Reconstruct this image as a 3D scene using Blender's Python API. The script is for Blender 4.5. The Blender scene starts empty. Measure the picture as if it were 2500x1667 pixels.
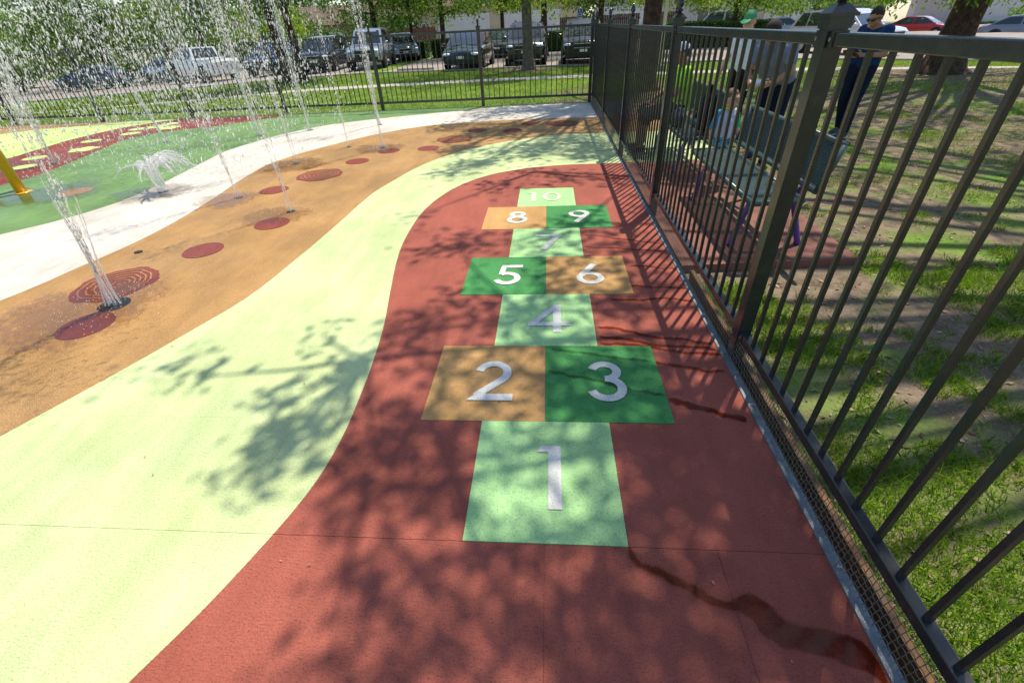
import bpy, bmesh, math, random
import numpy as np
from mathutils import Vector, Matrix, noise
from mathutils.geometry import tessellate_polygon
random.seed(7); RNG = np.random.default_rng(7)
SC = bpy.context.scene; COL = SC.collection
PI = math.pi; rad = math.radians

# ------------------------------------------------------------------ camera
cd = bpy.data.cameras.new('camera'); cam = bpy.data.objects.new('camera', cd); COL.objects.link(cam)
cd.sensor_fit = 'HORIZONTAL'; cd.sensor_width = 36; cd.lens = 15.734; cd.clip_start = .02; cd.clip_end = 2000
right = Vector((.996901817, .0646400596, -.0448155122)); up = Vector((-.000990541, .58003796, .814588843)); fwd = Vector((-.0786497696, .812020706, -.578304925))
m = Matrix((right, up, -fwd)).transposed().to_4x4(); m.translation = Vector((.0108, -.9155, 1.5675))
cam.matrix_world = m; SC.camera = cam
# ------------------------------------------------------------------ sky, sun, exposure
SUN = Vector((.2226, .363, 1)).normalized()          # towards the sun
SX, SY = .2226, .363                                  # shadow shift per metre of height
w = bpy.data.worlds.new('World'); SC.world = w; w.use_nodes = True
nt = w.node_tree; nt.nodes.clear()
sky = nt.nodes.new('ShaderNodeTexSky'); sky.sky_type = 'NISHITA'; sky.sun_disc = False
sky.sun_elevation = math.asin(SUN.z); sky.sun_rotation = math.atan2(SUN.x, SUN.y); sky.air_density = 1.0; sky.dust_density = .6
bg = nt.nodes.new('ShaderNodeBackground'); bg.inputs[1].default_value = .15
wo = nt.nodes.new('ShaderNodeOutputWorld'); nt.links.new(sky.outputs[0], bg.inputs[0]); nt.links.new(bg.outputs[0], wo.inputs[0])
sd = bpy.data.lights.new('sun', 'SUN'); sd.energy = 4.8; sd.angle = rad(.55); sd.color = (1, .93, .77)
so = bpy.data.objects.new('sun', sd); COL.objects.link(so); so.rotation_euler = SUN.to_track_quat('Z', 'Y').to_euler(); so.location = (20, 30, 60)
SC.view_settings.view_transform = 'Standard'; SC.view_settings.look = 'None'; SC.view_settings.exposure = .38; SC.view_settings.gamma = 1
SC.view_settings.use_curve_mapping = False
SC.cycles.use_denoising = True; SC.cycles.max_bounces = 8; SC.cycles.transparent_max_bounces = 12
SC.cycles.sample_clamp_indirect = 6

# ------------------------------------------------------------------ materials
MATS = {}
def lin(c): return tuple(c) + (1,) if len(c) == 3 else c
def M(name, col, rough=.5, spec=.5, metal=0, col2=None, vscale=4, vlo=.35, vhi=.65, bump=0, bscale=80, bstretch=(1, 1, 1), coat=0, detail=4, trans=0, island=False, speck=None, speck_scale=170, alpha=1, wet=None, grime=False):
    if name in MATS: return MATS[name]
    mt = bpy.data.materials.new(name); mt.use_nodes = True; N = mt.node_tree.nodes; L = mt.node_tree.links
    b = N['Principled BSDF']; b.inputs['Base Color'].default_value = lin(col); b.inputs['Roughness'].default_value = rough
    b.inputs['Metallic'].default_value = metal; b.inputs['Specular IOR Level'].default_value = spec; b.inputs['Coat Weight'].default_value = coat
    b.inputs['Coat Roughness'].default_value = .05; b.inputs['Alpha'].default_value = alpha
    tc = N.new('ShaderNodeTexCoord'); out = None
    if col2 is not None:
        mx = N.new('ShaderNodeMix'); mx.data_type = 'RGBA'; mx.inputs[6].default_value = lin(col); mx.inputs[7].default_value = lin(col2)
        mr = N.new('ShaderNodeMapRange'); mr.inputs[1].default_value = vlo; mr.inputs[2].default_value = vhi
        if island:
            g = N.new('ShaderNodeNewGeometry'); L.new(g.outputs['Random Per Island'], mr.inputs[0]); mr.inputs[1].default_value = 0; mr.inputs[2].default_value = 1
        else:
            n = N.new('ShaderNodeTexNoise'); n.inputs['Scale'].default_value = vscale; n.inputs['Detail'].default_value = detail; n.inputs['Roughness'].default_value = .62
            L.new(tc.outputs['Object'], n.inputs['Vector']); L.new(n.outputs['Fac'], mr.inputs[0])
        L.new(mr.outputs[0], mx.inputs[0]); out = mx.outputs[2]
    if speck is not None:
        v = N.new('ShaderNodeTexNoise'); v.inputs['Scale'].default_value = speck_scale; v.inputs['Detail'].default_value = 2; L.new(tc.outputs['Object'], v.inputs['Vector'])
        r2 = N.new('ShaderNodeMapRange'); r2.inputs[1].default_value = .52; r2.inputs[2].default_value = .7; r2.inputs[4].default_value = .95; L.new(v.outputs['Fac'], r2.inputs[0])
        m2 = N.new('ShaderNodeMix'); m2.data_type = 'RGBA'; m2.inputs[7].default_value = lin(speck); m2.inputs[6].default_value = lin(col)
        if out: L.new(out, m2.inputs[6])
        L.new(r2.outputs[0], m2.inputs[0]); out = m2.outputs[2]
    if grime and out:
        for sc, st, lo, hi, d0, d1 in ((.8, (1, 1, 1), .38, .62, .80, 1.04), (3.2, (1.5, .35, 1), .40, .62, 1.03, .86), (46, (1, 1, 1), .66, .74, 1, .55)):
            mp = N.new('ShaderNodeMapping'); mp.inputs['Scale'].default_value = st; mp.inputs['Rotation'].default_value = (0, 0, .7); L.new(tc.outputs['Object'], mp.inputs['Vector']); n = N.new('ShaderNodeTexNoise'); n.inputs['Scale'].default_value = sc; n.inputs['Detail'].default_value = 9; n.inputs['Roughness'].default_value = .68; L.new(mp.outputs[0], n.inputs['Vector'])
            r4 = N.new('ShaderNodeMapRange'); r4.inputs[1].default_value = lo; r4.inputs[2].default_value = hi; r4.inputs[3].default_value = d0; r4.inputs[4].default_value = d1; L.new(n.outputs['Fac'], r4.inputs[0])
            vm = N.new('ShaderNodeVectorMath'); vm.operation = 'SCALE'; L.new(out, vm.inputs[0]); L.new(r4.outputs[0], vm.inputs['Scale']); out = vm.outputs[0]
    if out: L.new(out, b.inputs['Base Color'])
    if wet is not None:   # smooth wet patches
        n = N.new('ShaderNodeTexNoise'); n.inputs['Scale'].default_value = 1.3; n.inputs['Detail'].default_value = 5; L.new(tc.outputs['Object'], n.inputs['Vector'])
        r3 = N.new('ShaderNodeMapRange'); r3.inputs[1].default_value = .4; r3.inputs[2].default_value = .6; r3.inputs[3].default_value = rough; r3.inputs[4].default_value = wet
        L.new(n.outputs['Fac'], r3.inputs[0]); L.new(r3.outputs[0], b.inputs['Roughness'])
    if bump:
        mp = N.new('ShaderNodeMapping'); mp.inputs['Scale'].default_value = bstretch; L.new(tc.outputs['Object'], mp.inputs['Vector'])
        n = N.new('ShaderNodeTexNoise'); n.inputs['Scale'].default_value = bscale; n.inputs['Detail'].default_value = 3; n.inputs['Distortion'].default_value = .6; L.new(mp.outputs[0], n.inputs['Vector'])
        bp = N.new('ShaderNodeBump'); bp.inputs['Strength'].default_value = min(bump, 1); bp.inputs['Distance'].default_value = .010 if bump <= 1 else .006 * bump
        L.new(n.outputs['Fac'], bp.inputs['Height']); L.new(bp.outputs[0], b.inputs['Normal'])
    if trans:
        t = N.new('ShaderNodeBsdfTranslucent'); ms = N.new('ShaderNodeMixShader'); ms.inputs[0].default_value = trans
        t.inputs[0].default_value = lin(col2 if col2 else col)
        if out: L.new(out, t.inputs[0])
        L.new(b.outputs[0], ms.inputs[1]); L.new(t.outputs[0], ms.inputs[2]); L.new(ms.outputs[0], N['Material Output'].inputs[0])
    MATS[name] = mt; return mt

RB = dict(rough=.7, spec=.14, bump=.6, bscale=75, bstretch=(.7, 1.7, 1), vscale=1.6, detail=8, vlo=.3, vhi=.75, grime=True)
m_terra = M('terracotta_rubber', (.385, .110, .078), col2=(.31, .084, .060), speck=(.215, .054, .038), **RB)
m_mint = M('mint_rubber', (.605, .70, .375), col2=(.55, .63, .295), speck=(.34, .44, .19), **RB)
m_tan = M('tan_rubber', (.43, .24, .09), col2=(.31, .165, .06), speck=(.66, .43, .20), wet=.3, **RB)  # lighter specks: rubber grains with their wet sparkle put into the colour
m_white = M('white_rubber', (.68, .64, .585), col2=(.56, .50, .44), **RB)
m_green = M('green_rubber', (.17, .29, .10), col2=(.13, .235, .08), speck=(.24, .38, .15), wet=.3, **RB)
m_maroon = M('maroon_rubber', (.25, .055, .04), col2=(.20, .045, .035), speck=(.32, .10, .08), wet=.35, **RB)
m_lime = M('lime_rubber', (.56, .72, .26), col2=(.5, .65, .22), **RB)
m_mat = M('mat_rubber', (.26, .62, .28), col2=(.22, .55, .25), speck=(.18, .46, .2), **RB)
m_cellmint = M('cell_mint', (.43, .70, .32), col2=(.38, .64, .28), speck=(.26, .48, .19), **RB)
m_celltan = M('cell_tan', (.56, .32, .12), col2=(.5, .28, .11), speck=(.42, .23, .09), **RB)
m_cellgreen = M('cell_green', (.075, .31, .095), col2=(.06, .25, .075), speck=(.045, .18, .055), **RB)
m_digit = M('digit_white', (.78, .77, .73), col2=(.64, .63, .59), speck=(.50, .50, .46), **RB)
m_base = M('sub_base', (.02, .012, .01), .9)
m_wet_terra = M('wet_terracotta', (.20, .036, .014), .2, .5, col2=(.165, .030, .012), vscale=9, bump=.25, bscale=75)
m_wet_mint = M('wet_mint', (.34, .55, .25), .15, .6, col2=(.28, .5, .22), vscale=9)
m_paint = M('fence_paint', (.019, .024, .027), .21, .55, col2=(.038, .037, .033), vscale=14, vlo=.45, vhi=.72, bump=.04, bscale=220)
m_galv = M('edge_steel', (.13, .16, .19), .42, .5, metal=.5, col2=(.22, .24, .25), vscale=20, bump=.2, bscale=150)
m_wire = M('wire_steel', (.12, .125, .12), .4, .5, metal=.4, col2=(.2, .19, .17), vscale=40)
m_bolt = M('bolt_steel', (.5, .48, .45), .3, .5, metal=.9, col2=(.35, .3, .25), vscale=60)
m_conc = M('concrete', (.47, .43, .38), .85, .3, col2=(.38, .34, .30), vscale=3, bump=.3, bscale=60, speck=(.30, .27, .24), speck_scale=60)
m_rust = M('rusty_edge', (.20, .09, .028), .8, .3, col2=(.09, .06, .04), vscale=6, bump=.6, bscale=40)
m_asph = M('asphalt', (.33, .28, .25), .9, .25, col2=(.26, .22, .20), vscale=.6, bump=.3, bscale=90, speck=(.18, .16, .15), speck_scale=40)
m_bark = M('bark', (.10, .062, .040), .95, .2, col2=(.045, .028, .02), vscale=9, vlo=.4, vhi=.6, bump=3, bscale=14, bstretch=(1.6, 1.6, .16))
m_bark2 = M('grey_bark', (.19, .16, .13), .95, .2, col2=(.10, .085, .07), vscale=9, vlo=.4, vhi=.6, bump=3, bscale=16, bstretch=(1.6, 1.6, .18))
LF = dict(rough=.5, spec=.3, island=True)
m_leafA = M('leaf_green', (.07, .18, .02), col2=(.27, .40, .035), trans=.5, **LF)
m_leafB = M('leaf_dark', (.04, .11, .018), col2=(.15, .27, .03), trans=.45, **LF)
m_leafC = M('leaf_bright', (.13, .26, .02), col2=(.36, .46, .03), trans=.5, **LF)
m_hedge = M('hedge_leaf', (.03, .10, .015), col2=(.09, .2, .025), trans=.3, **LF)
m_blade = M('grass_blade', (.07, .20, .012), col2=(.34, .48, .03), trans=.45, **LF)
m_blade2 = M('grass_blade_far', (.14, .25, .015), col2=(.34, .42, .035), trans=.45, **LF)
m_litter = M('leaf_litter', (.13, .08, .045), .8, .2, col2=(.40, .30, .20), island=True)
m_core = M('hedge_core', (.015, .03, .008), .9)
def water_mat(name, white):
    mt = bpy.data.materials.new(name); mt.use_nodes = True; N = mt.node_tree.nodes; L = mt.node_tree.links; b = N['Principled BSDF']
    b.inputs['Base Color'].default_value = (1, 1, 1, 1); b.inputs['Roughness'].default_value = .04; b.inputs['IOR'].default_value = 1.33; b.inputs['Transmission Weight'].default_value = 1
    d = N.new('ShaderNodeBsdfDiffuse'); d.inputs[0].default_value = (.92, .92, .93, 1); t = N.new('ShaderNodeBsdfTranslucent'); t.inputs[0].default_value = (.95, .95, .95, 1)
    a = N.new('ShaderNodeMixShader'); L.new(d.outputs[0], a.inputs[1]); L.new(t.outputs[0], a.inputs[2]); m2 = N.new('ShaderNodeMixShader'); m2.inputs[0].default_value = white; L.new(b.outputs[0], m2.inputs[1]); L.new(a.outputs[0], m2.inputs[2]); L.new(m2.outputs[0], N['Material Output'].inputs[0]); return mt
m_water = water_mat('water_drop', .6); m_stream = water_mat('water_stream', .38)
def film_mat(name, tint):
    # a film of water: it darkens what it lies on and adds a little gloss, fading out where it soaks away
    mt = bpy.data.materials.new(name); mt.use_nodes = True; N = mt.node_tree.nodes; L = mt.node_tree.links; N.remove(N['Principled BSDF'])
    at = N.new('ShaderNodeAttribute'); at.attribute_name = 'wet'; tc = N.new('ShaderNodeTexCoord'); n = N.new('ShaderNodeTexNoise'); n.inputs['Scale'].default_value = 22; n.inputs['Detail'].default_value = 6; L.new(tc.outputs['Object'], n.inputs['Vector'])
    ad = N.new('ShaderNodeMath'); ad.operation = 'ADD'; L.new(at.outputs['Fac'], ad.inputs[0]); L.new(n.outputs['Fac'], ad.inputs[1]); r = N.new('ShaderNodeMapRange'); r.interpolation_type = 'SMOOTHSTEP'; r.inputs[1].default_value = .62; r.inputs[2].default_value = .95; L.new(ad.outputs[0], r.inputs[0])
    mx = N.new('ShaderNodeMix'); mx.data_type = 'RGBA'; mx.inputs[6].default_value = (1, 1, 1, 1); mx.inputs[7].default_value = tint + (1,); L.new(r.outputs[0], mx.inputs[0])
    tr = N.new('ShaderNodeBsdfTransparent'); L.new(mx.outputs[2], tr.inputs[0]); gl = N.new('ShaderNodeBsdfGlossy'); gl.inputs['Roughness'].default_value = .12; bp = N.new('ShaderNodeBump'); bp.inputs['Strength'].default_value = .25; bp.inputs['Distance'].default_value = .004; L.new(n.outputs['Fac'], bp.inputs['Height']); L.new(bp.outputs[0], gl.inputs['Normal'])
    fr = N.new('ShaderNodeFresnel'); fr.inputs[0].default_value = 1.33; ml = N.new('ShaderNodeMath'); ml.operation = 'MULTIPLY'; L.new(fr.outputs[0], ml.inputs[0]); L.new(r.outputs[0], ml.inputs[1])
    ms = N.new('ShaderNodeMixShader'); L.new(ml.outputs[0], ms.inputs[0]); L.new(tr.outputs[0], ms.inputs[1]); L.new(gl.outputs[0], ms.inputs[2]); L.new(ms.outputs[0], N['Material Output'].inputs[0]); return mt
m_film = film_mat('water_film', (.72, .50, .36)); m_film2 = film_mat('thin_water_film', (.80, .76, .72))
m_yellow = M('yellow_paint', (.80, .42, .01), .25, .5, col2=(.70, .36, .01), vscale=6, coat=.5)
m_red = M('red_paint', (.28, .02, .015), .4, .5, col2=(.2, .015, .012), vscale=6)
m_bench = M('bench_coating', (.032, .062, .064), .35, .5, col2=(.045, .08, .082), vscale=9)
m_purple = M('purple_paint', (.10, .045, .26), .3, .5, col2=(.08, .035, .21), vscale=9)

# lawn: bare soil and turf mixed by position and noise
def lawn_mat():
    mt = bpy.data.materials.new('lawn'); mt.use_nodes = True; N = mt.node_tree.nodes; L = mt.node_tree.links; b = N['Principled BSDF']
    b.inputs['Roughness'].default_value = .95; b.inputs['Specular IOR Level'].default_value = .15
    tc = N.new('ShaderNodeTexCoord')
    def nz(s, d=6):
        n = N.new('ShaderNodeTexNoise'); n.inputs['Scale'].default_value = s; n.inputs['Detail'].default_value = d; L.new(tc.outputs['Object'], n.inputs['Vector']); return n.outputs['Fac']
    def mix(a, bb, f):
        x = N.new('ShaderNodeMix'); x.data_type = 'RGBA'
        for i, s in ((6, a), (7, bb)):
            if isinstance(s, tuple): x.inputs[i].default_value = lin(s)
            else: L.new(s, x.inputs[i])
        L.new(f, x.inputs[0]); return x.outputs[2]
    def mr(s, a, bb):
        x = N.new('ShaderNodeMapRange'); x.inputs[1].default_value = a; x.inputs[2].default_value = bb; L.new(s, x.inputs[0]); return x.outputs[0]
    soil = mix((.22, .165, .115), (.11, .082, .056), mr(nz(7), .35, .65)); soil = mix(soil, (.30, .23, .16), mr(nz(60, 3), .58, .72))
    turf = mix((.09, .17, .025), (.19, .27, .045), mr(nz(1.2), .35, .65)); turf = mix(turf, (.06, .13, .015), mr(nz(55, 3), .5, .7))
    at = N.new('ShaderNodeAttribute'); at.attribute_name = 'turf'
    ad = N.new('ShaderNodeMath'); ad.operation = 'ADD'; L.new(at.outputs['Fac'], ad.inputs[0]); L.new(nz(2.2, 8), ad.inputs[1])
    L.new(mix(soil, turf, mr(ad.outputs[0], .88, 1.12)), b.inputs['Base Color'])
    bp = N.new('ShaderNodeBump'); bp.inputs['Strength'].default_value = 1; bp.inputs['Distance'].default_value = .02; L.new(nz(35, 6), bp.inputs['Height']); L.new(bp.outputs[0], b.inputs['Normal'])
    return mt

# ------------------------------------------------------------------ mesh building
ORG = {}
def add_obj(name, me, parent=None, mat=None, smooth=False):
    o = bpy.data.objects.new(name, me); COL.objects.link(o)
    if mat is not None and len(me.materials) == 0: me.materials.append(mat)
    if smooth: me.polygons.foreach_set('use_smooth', [True] * len(me.polygons))
    if parent is not None: o.parent = parent
    return o
def tag(o, label=None, cat=None, group=None, kind=None):
    if label: o['label'] = label
    if cat: o['category'] = cat
    if group: o['group'] = group
    if kind: o['kind'] = kind
    return o
def thing(name, label, cat, loc=(0, 0, 0), rz=0, group=None):
    o = bpy.data.objects.new(name, None); COL.objects.link(o); o.location = loc; o.rotation_euler = (0, 0, rz); o.empty_display_size = .1
    tag(o, label, cat, group); ORG[o] = Vector(loc) if rz == 0 else Vector((0, 0, 0)); return o
class MB:
    def __init__(s): s.v = []; s.f = []
    def add(s, vs, fs):
        k = len(s.v); s.v += [tuple(p) for p in vs]; s.f += [tuple(i + k for i in f) for f in fs]; return s
    def box(s, c, d, rot=None):
        c = Vector(c); x, y, z = d[0] / 2, d[1] / 2, d[2] / 2
        P = [Vector((i * x, j * y, k * z)) for i in (-1, 1) for j in (-1, 1) for k in (-1, 1)]
        if rot is not None: P = [rot @ p for p in P]
        return s.add([c + p for p in P], [(0, 1, 3, 2), (4, 6, 7, 5), (0, 4, 5, 1), (2, 3, 7, 6), (0, 2, 6, 4), (1, 5, 7, 3)])
    def bbox(s, a, b): return s.box([(a[i] + b[i]) / 2 for i in range(3)], [abs(b[i] - a[i]) for i in range(3)])
    def tube(s, pts, r, n=8, cap=True):
        pts = [Vector(p) for p in pts]; k = len(pts); rs = r if isinstance(r, (list, tuple)) else [r] * k
        vs = []; fs = []; ref = Vector((.3, .2, 1)) if abs((pts[-1] - pts[0]).normalized().z) < .9 else Vector((1, .1, 0))
        for i, p in enumerate(pts):
            d = (pts[min(i + 1, k - 1)] - pts[max(i - 1, 0)])
            d = d.normalized() if d.length > 1e-9 else Vector((0, 0, 1))
            a = d.cross(ref).normalized(); b = d.cross(a)
            for j in range(n):
                t = 2 * PI * j / n; vs.append(p + (a * math.cos(t) + b * math.sin(t)) * rs[i])
        for i in range(k - 1):
            for j in range(n): fs.append((i * n + j, i * n + (j + 1) % n, (i + 1) * n + (j + 1) % n, (i + 1) * n + j))
        if cap: fs += [tuple(range(n - 1, -1, -1)), tuple((k - 1) * n + j for j in range(n))]
        return s.add(vs, fs)
    def lathe(s, prof, c=(0, 0, 0), n=16, axis='z'):
        vs = []; fs = []; k = len(prof)
        for r, z in prof:
            for j in range(n):
                t = 2 * PI * j / n; p = (r * math.cos(t), r * math.sin(t), z)
                if axis == 'y': p = (p[0], p[2], p[1])
                if axis == 'x': p = (p[2], p[0], p[1])
                vs.append((p[0] + c[0], p[1] + c[1], p[2] + c[2]))
        for i in range(k - 1):
            for j in range(n): fs.append((i * n + j, i * n + (j + 1) % n, (i + 1) * n + (j + 1) % n, (i + 1) * n + j))
        fs += [tuple(range(n - 1, -1, -1)), tuple((k - 1) * n + j for j in range(n))]
        return s.add(vs, fs)
    def sphere(s, c, r, n=10, mrings=7):
        r = r if isinstance(r, (tuple, list)) else (r, r, r); c = Vector(c); vs = []; fs = []
        for i in range(mrings + 1):
            ph = PI * (i + .02) / (mrings + .04)
            for j in range(n):
                t = 2 * PI * j / n; vs.append((c.x + r[0] * math.sin(ph) * math.cos(t), c.y + r[1] * math.sin(ph) * math.sin(t), c.z - r[2] * math.cos(ph)))
        for i in range(mrings):
            for j in range(n): fs.append((i * n + j, i * n + (j + 1) % n, (i + 1) * n + (j + 1) % n, (i + 1) * n + j))
        fs += [tuple(range(n - 1, -1, -1)), tuple(mrings * n + j for j in range(n))]
        return s.add(vs, fs)
    def flat(s, poly, z):
        P = [Vector((p[0], p[1], z)) for p in poly]; T = tessellate_polygon([P])
        out = []
        for t in T:
            a, b, c = (P[i] for i in t); out.append(t if (b - a).cross(c - a).z > 0 else (t[0], t[2], t[1]))
        return s.add(P, out)
    def prism(s, poly, z0, z1):
        s.flat(poly, z1); n = len(poly); ar = sum(poly[i][0] * poly[(i + 1) % n][1] - poly[(i + 1) % n][0] * poly[i][1] for i in range(n))
        q = list(poly) if ar > 0 else list(poly)[::-1]
        return s.add([(p[0], p[1], z0) for p in q] + [(p[0], p[1], z1) for p in q], [(i, (i + 1) % n, n + (i + 1) % n, n + i) for i in range(n)])
    def strip(s, L, Rr, z):
        n = len(L); return s.add([(p[0], p[1], z) for p in L] + [(p[0], p[1], z) for p in Rr], [(n + i, n + i + 1, i + 1, i) for i in range(n - 1)])
    def mesh(s, name, off=None):
        me = bpy.data.meshes.new(name)
        v = s.v if off is None else [(p[0] - off.x, p[1] - off.y, p[2] - off.z) for p in s.v]
        me.from_pydata(v, [], s.f); me.update(); return me
    def build(s, name, mat, parent=None, smooth=False, local=False):
        off = None
        if parent is not None and not local:
            off = ORG.get(parent)
        o = add_obj(name, s.mesh(name, off), parent, mat, smooth)
        if parent is not None: ORG[o] = ORG.get(parent, Vector((0, 0, 0)))
        return o
def quads_mesh(name, V, n=4):
    """V: (N, n, 3) array of separate faces"""
    V = np.asarray(V, dtype=np.float32); N = V.shape[0]; me = bpy.data.meshes.new(name)
    me.vertices.add(N * n); me.vertices.foreach_set('co', V.reshape(-1)); me.loops.add(N * n); me.loops.foreach_set('vertex_index', np.arange(N * n, dtype=np.int32))
    me.polygons.add(N); me.polygons.foreach_set('loop_start', np.arange(0, N * n, n, dtype=np.int32)); me.polygons.foreach_set('loop_total', np.full(N, n, dtype=np.int32))
    me.update(calc_edges=True); return me
def leaves(cent, size, asp=.5, droop=0.0, rng=RNG):
    N = len(cent); d = rng.normal(size=(N, 3)); d[:, 2] -= droop; d /= np.linalg.norm(d, axis=1)[:, None]
    e = rng.normal(size=(N, 3)); e -= (e * d).sum(1)[:, None] * d; e /= np.linalg.norm(e, axis=1)[:, None]
    s = size * rng.uniform(.6, 1.3, N)[:, None]; c = np.asarray(cent)
    return np.stack([c - d * s * .5, c + e * s * asp * .5 - d * s * .08, c + d * s * .5, c - e * s * asp * .5 - d * s * .08], 1)
def struct(o): o['kind'] = 'structure'; return o

# ------------------------------------------------------------------ ground
GZ = -.12
def gz(x, y):
    t = min(1, max(0, (y - 12) / 8)); t = t * t * (3 - 2 * t); return GZ - .036 * max(0, abs(x) - 9) * t   # the ground falls away to both sides beyond the pad
def grid_lawn():
    xs = list(np.linspace(-200, -40, 9)) + list(np.linspace(-38, 38, 96)) + list(np.linspace(40, 200, 9))
    ys = list(np.linspace(-60, -8, 8)) + list(np.linspace(-6, 36, 64)) + list(np.linspace(40, 240, 11))
    mb = MB(); nx, ny = len(xs), len(ys); V = []; T = []
    for y in ys:
        for x in xs:
            V.append((x, y, gz(x, y)))
            t = .72
            if y < 12.5 and x > 0: t = .41 + .14 * math.sin(x * 1.3 + y) * math.sin(y * .9)
            if x > 1 and y < 2.4: t += .02
            for tx, ty, r in ((11.2, 14.8, 4.5), (2.8, 13.5, 3.0), (-.8, 22, 2.2)):
                d = math.hypot(x - tx, y - ty)
                if d < r: t = min(t, .15 + .5 * d / r)
            if y > 12.5 and y < 15.5 and x > 1: t = min(t, .5 + (y - 12.5) * .08)
            T.append(t)
    F = [(j * nx + i, j * nx + i + 1, (j + 1) * nx + i + 1, (j + 1) * nx + i) for j in range(ny - 1) for i in range(nx - 1)]
    mb.add(V, F); o = struct(mb.build('lawn', lawn_mat()))
    a = o.data.attributes.new('turf', 'FLOAT', 'POINT'); a.data.foreach_set('value', T)
grid_lawn()
def smooth_curve(P, k=4):
    P = [Vector((p[0], p[1], 0)) for p in P]; out = []
    for i in range(len(P) - 1):
        a, b, c, d = P[max(i - 1, 0)], P[i], P[i + 1], P[min(i + 2, len(P) - 1)]
        for j in range(k):
            t = j / k; q = .5 * ((2 * b) + (c - a) * t + (2 * a - 5 * b + 4 * c - d) * t * t + (-a + 3 * b - 3 * c + d) * t ** 3); out.append((q.x, q.y))
    out.append((P[-1].x, P[-1].y)); return out
XE = .985; YB = 10.79
cA = smooth_curve([(-2.0, -2.6), (-1.55, -1.1), (-1.25, -.492), (-1.117, -.196), (-.996, .175), (-.963, .48), (-.98, .844), (-1.012, 1.168), (-1.06, 1.5), (-1.158, 1.991), (-1.245, 2.464), (-1.294, 2.91), (-1.3, 3.558), (-1.21, 4.1), (-1.0, 4.62), (-.592, 5.068), (.084, 5.33), (XE, 5.36)])
cB = smooth_curve([(-3.9, -2.6), (-3.1, -.4), (-2.72, .463), (-2.52, .941), (-2.37, 1.35), (-2.21, 1.85), (-2.15, 2.428), (-2.10, 3.3), (-2.065, 4.244), (-1.97, 4.75), (-1.74, 5.592), (-1.251, 6.418), (-.474, 7.02), (.15, 7.28), (XE, 7.37)])
cC = smooth_curve([(-6.2, -2.6), (-4.7, .6), (-4.209, 1.822), (-4.09, 2.35), (-3.99, 2.9), (-3.97, 3.5), (-4.04, 4.3), (-4.17, 5.2), (-4.15, 6.1), (-3.751, 7.05), (-3.1, 8.0), (-2.138, 8.7), (-.576, 8.93), (XE, 8.85)])
cD = smooth_curve([(-9.5, -2.6), (-6.6, 2.0), (-5.732, 3.212), (-5.4, 3.7), (-5.22, 4.4), (-5.33, 5.6), (-5.48, 6.6), (-5.45, 7.3), (-5.2, 8.2), (-4.62, 9.1), (-3.674, 9.68), (-2.788, 10.05), (-2.0, 10.3), (-.95, YB)])
cE = smooth_curve([(-14, -2.6), (-8.8, 3.5), (-7.9, 5.0), (-7.8, 5.7), (-8.02, 6.6), (-8.3, 7.5), (-8.52, 8.3), (-8.4, 8.85), (-8.0, 9.2), (-7.4, 9.5), (-6.881, 10.0), (-6.2, YB)])
cF = smooth_curve([(-17, -1.0), (-11, 5.0), (-9.75, 6.7), (-9.75, 7.5), (-9.93, 8.4), (-9.92, 9.3), (-9.75, 10.0), (-9.15, YB)])
cG = smooth_curve([(-17, 5.5), (-13.3, 8.9), (-12.5, 9.8), (-11.7, 10.25), (-10.9, 10.5), (-10.3, YB)])
polys = {
 'terracotta_rubber_surface': (cA + [(XE, -2.6)], m_terra), 'mint_rubber_band': (cB + cA[::-1], m_mint), 'tan_rubber_band': (cC + cB[::-1], m_tan),
 'white_rubber_band': (cD + [(XE, YB)] + cC[::-1], m_white), 'green_rubber_band': (cE + cD[::-1], m_green), 'maroon_rubber_band': (cF + [(-17, -2.6)] [:0] + cE[::-1] + [(-17, -2.6)], m_maroon),
 'lime_rubber_band': (cG + cF[::-1], m_lime), 'clay_rubber_band': ([(-17, YB)] + cG[::-1], m_tan)}
def clip(poly, x0, x1, y0, y1):
    for ax, lim, sg in ((0, x0, 1), (0, x1, -1), (1, y0, 1), (1, y1, -1)):
        out = []; n = len(poly)
        for i in range(n):
            a, b = poly[i], poly[(i + 1) % n]; da, db = (a[ax] - lim) * sg, (b[ax] - lim) * sg
            if da >= 0: out.append(a)
            if (da >= 0) != (db >= 0):
                t = da / (da - db); out.append((a[0] + (b[0] - a[0]) * t, a[1] + (b[1] - a[1]) * t))
        poly = out
        if len(poly) < 3: return []
    q = [poly[0]]
    for p in poly[1:]:
        if math.hypot(p[0] - q[-1][0], p[1] - q[-1][1]) > 1e-5: q.append(p)
    return q
TS = .6178; YT = 4 * TS
struct(MB().bbox((-17, -2.6, -.4), (XE - .003, YB, -.025)).build('pavement_slab', m_conc))
struct(MB().bbox((-16.99, -2.59, -.02), (XE - .004, YB - .002, -.012)).build('rubber_base', m_base))
BAND = {}
for nm, (pl, mt) in polys.items():
    if nm.split('_')[0] in ('terracotta', 'mint', 'tan'):
        far = clip(pl, -50, 50, YT, 50); o = struct(MB().prism(far, -.010, 0).build(nm, mt)); BAND[nm] = o
        for j in range(-5, 4):
            y0, y1 = j * TS, (j + 1) * TS
            for i in range(-11, 2):
                x0, x1 = i * TS, (i + 1) * TS
                if i == 1: x1 = XE
                big = j < 0
                gx = .0007 if (big and i in (0, 1)) else .0002
                gt = .0009 if j in (-1,) else .0003; gb = .0009 if j == 0 else .0003
                c = clip(pl, x0 + gx, x1 - gx, y0 + gb, y1 - gt)
                if len(c) > 2: MB().prism(c, -.010, random.uniform(-.0006, .0004) if big else 0).build('rubber_tile', mt, o)
    else:
        BAND[nm] = struct(MB().prism(pl, -.010, 0).build(nm, mt))
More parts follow.
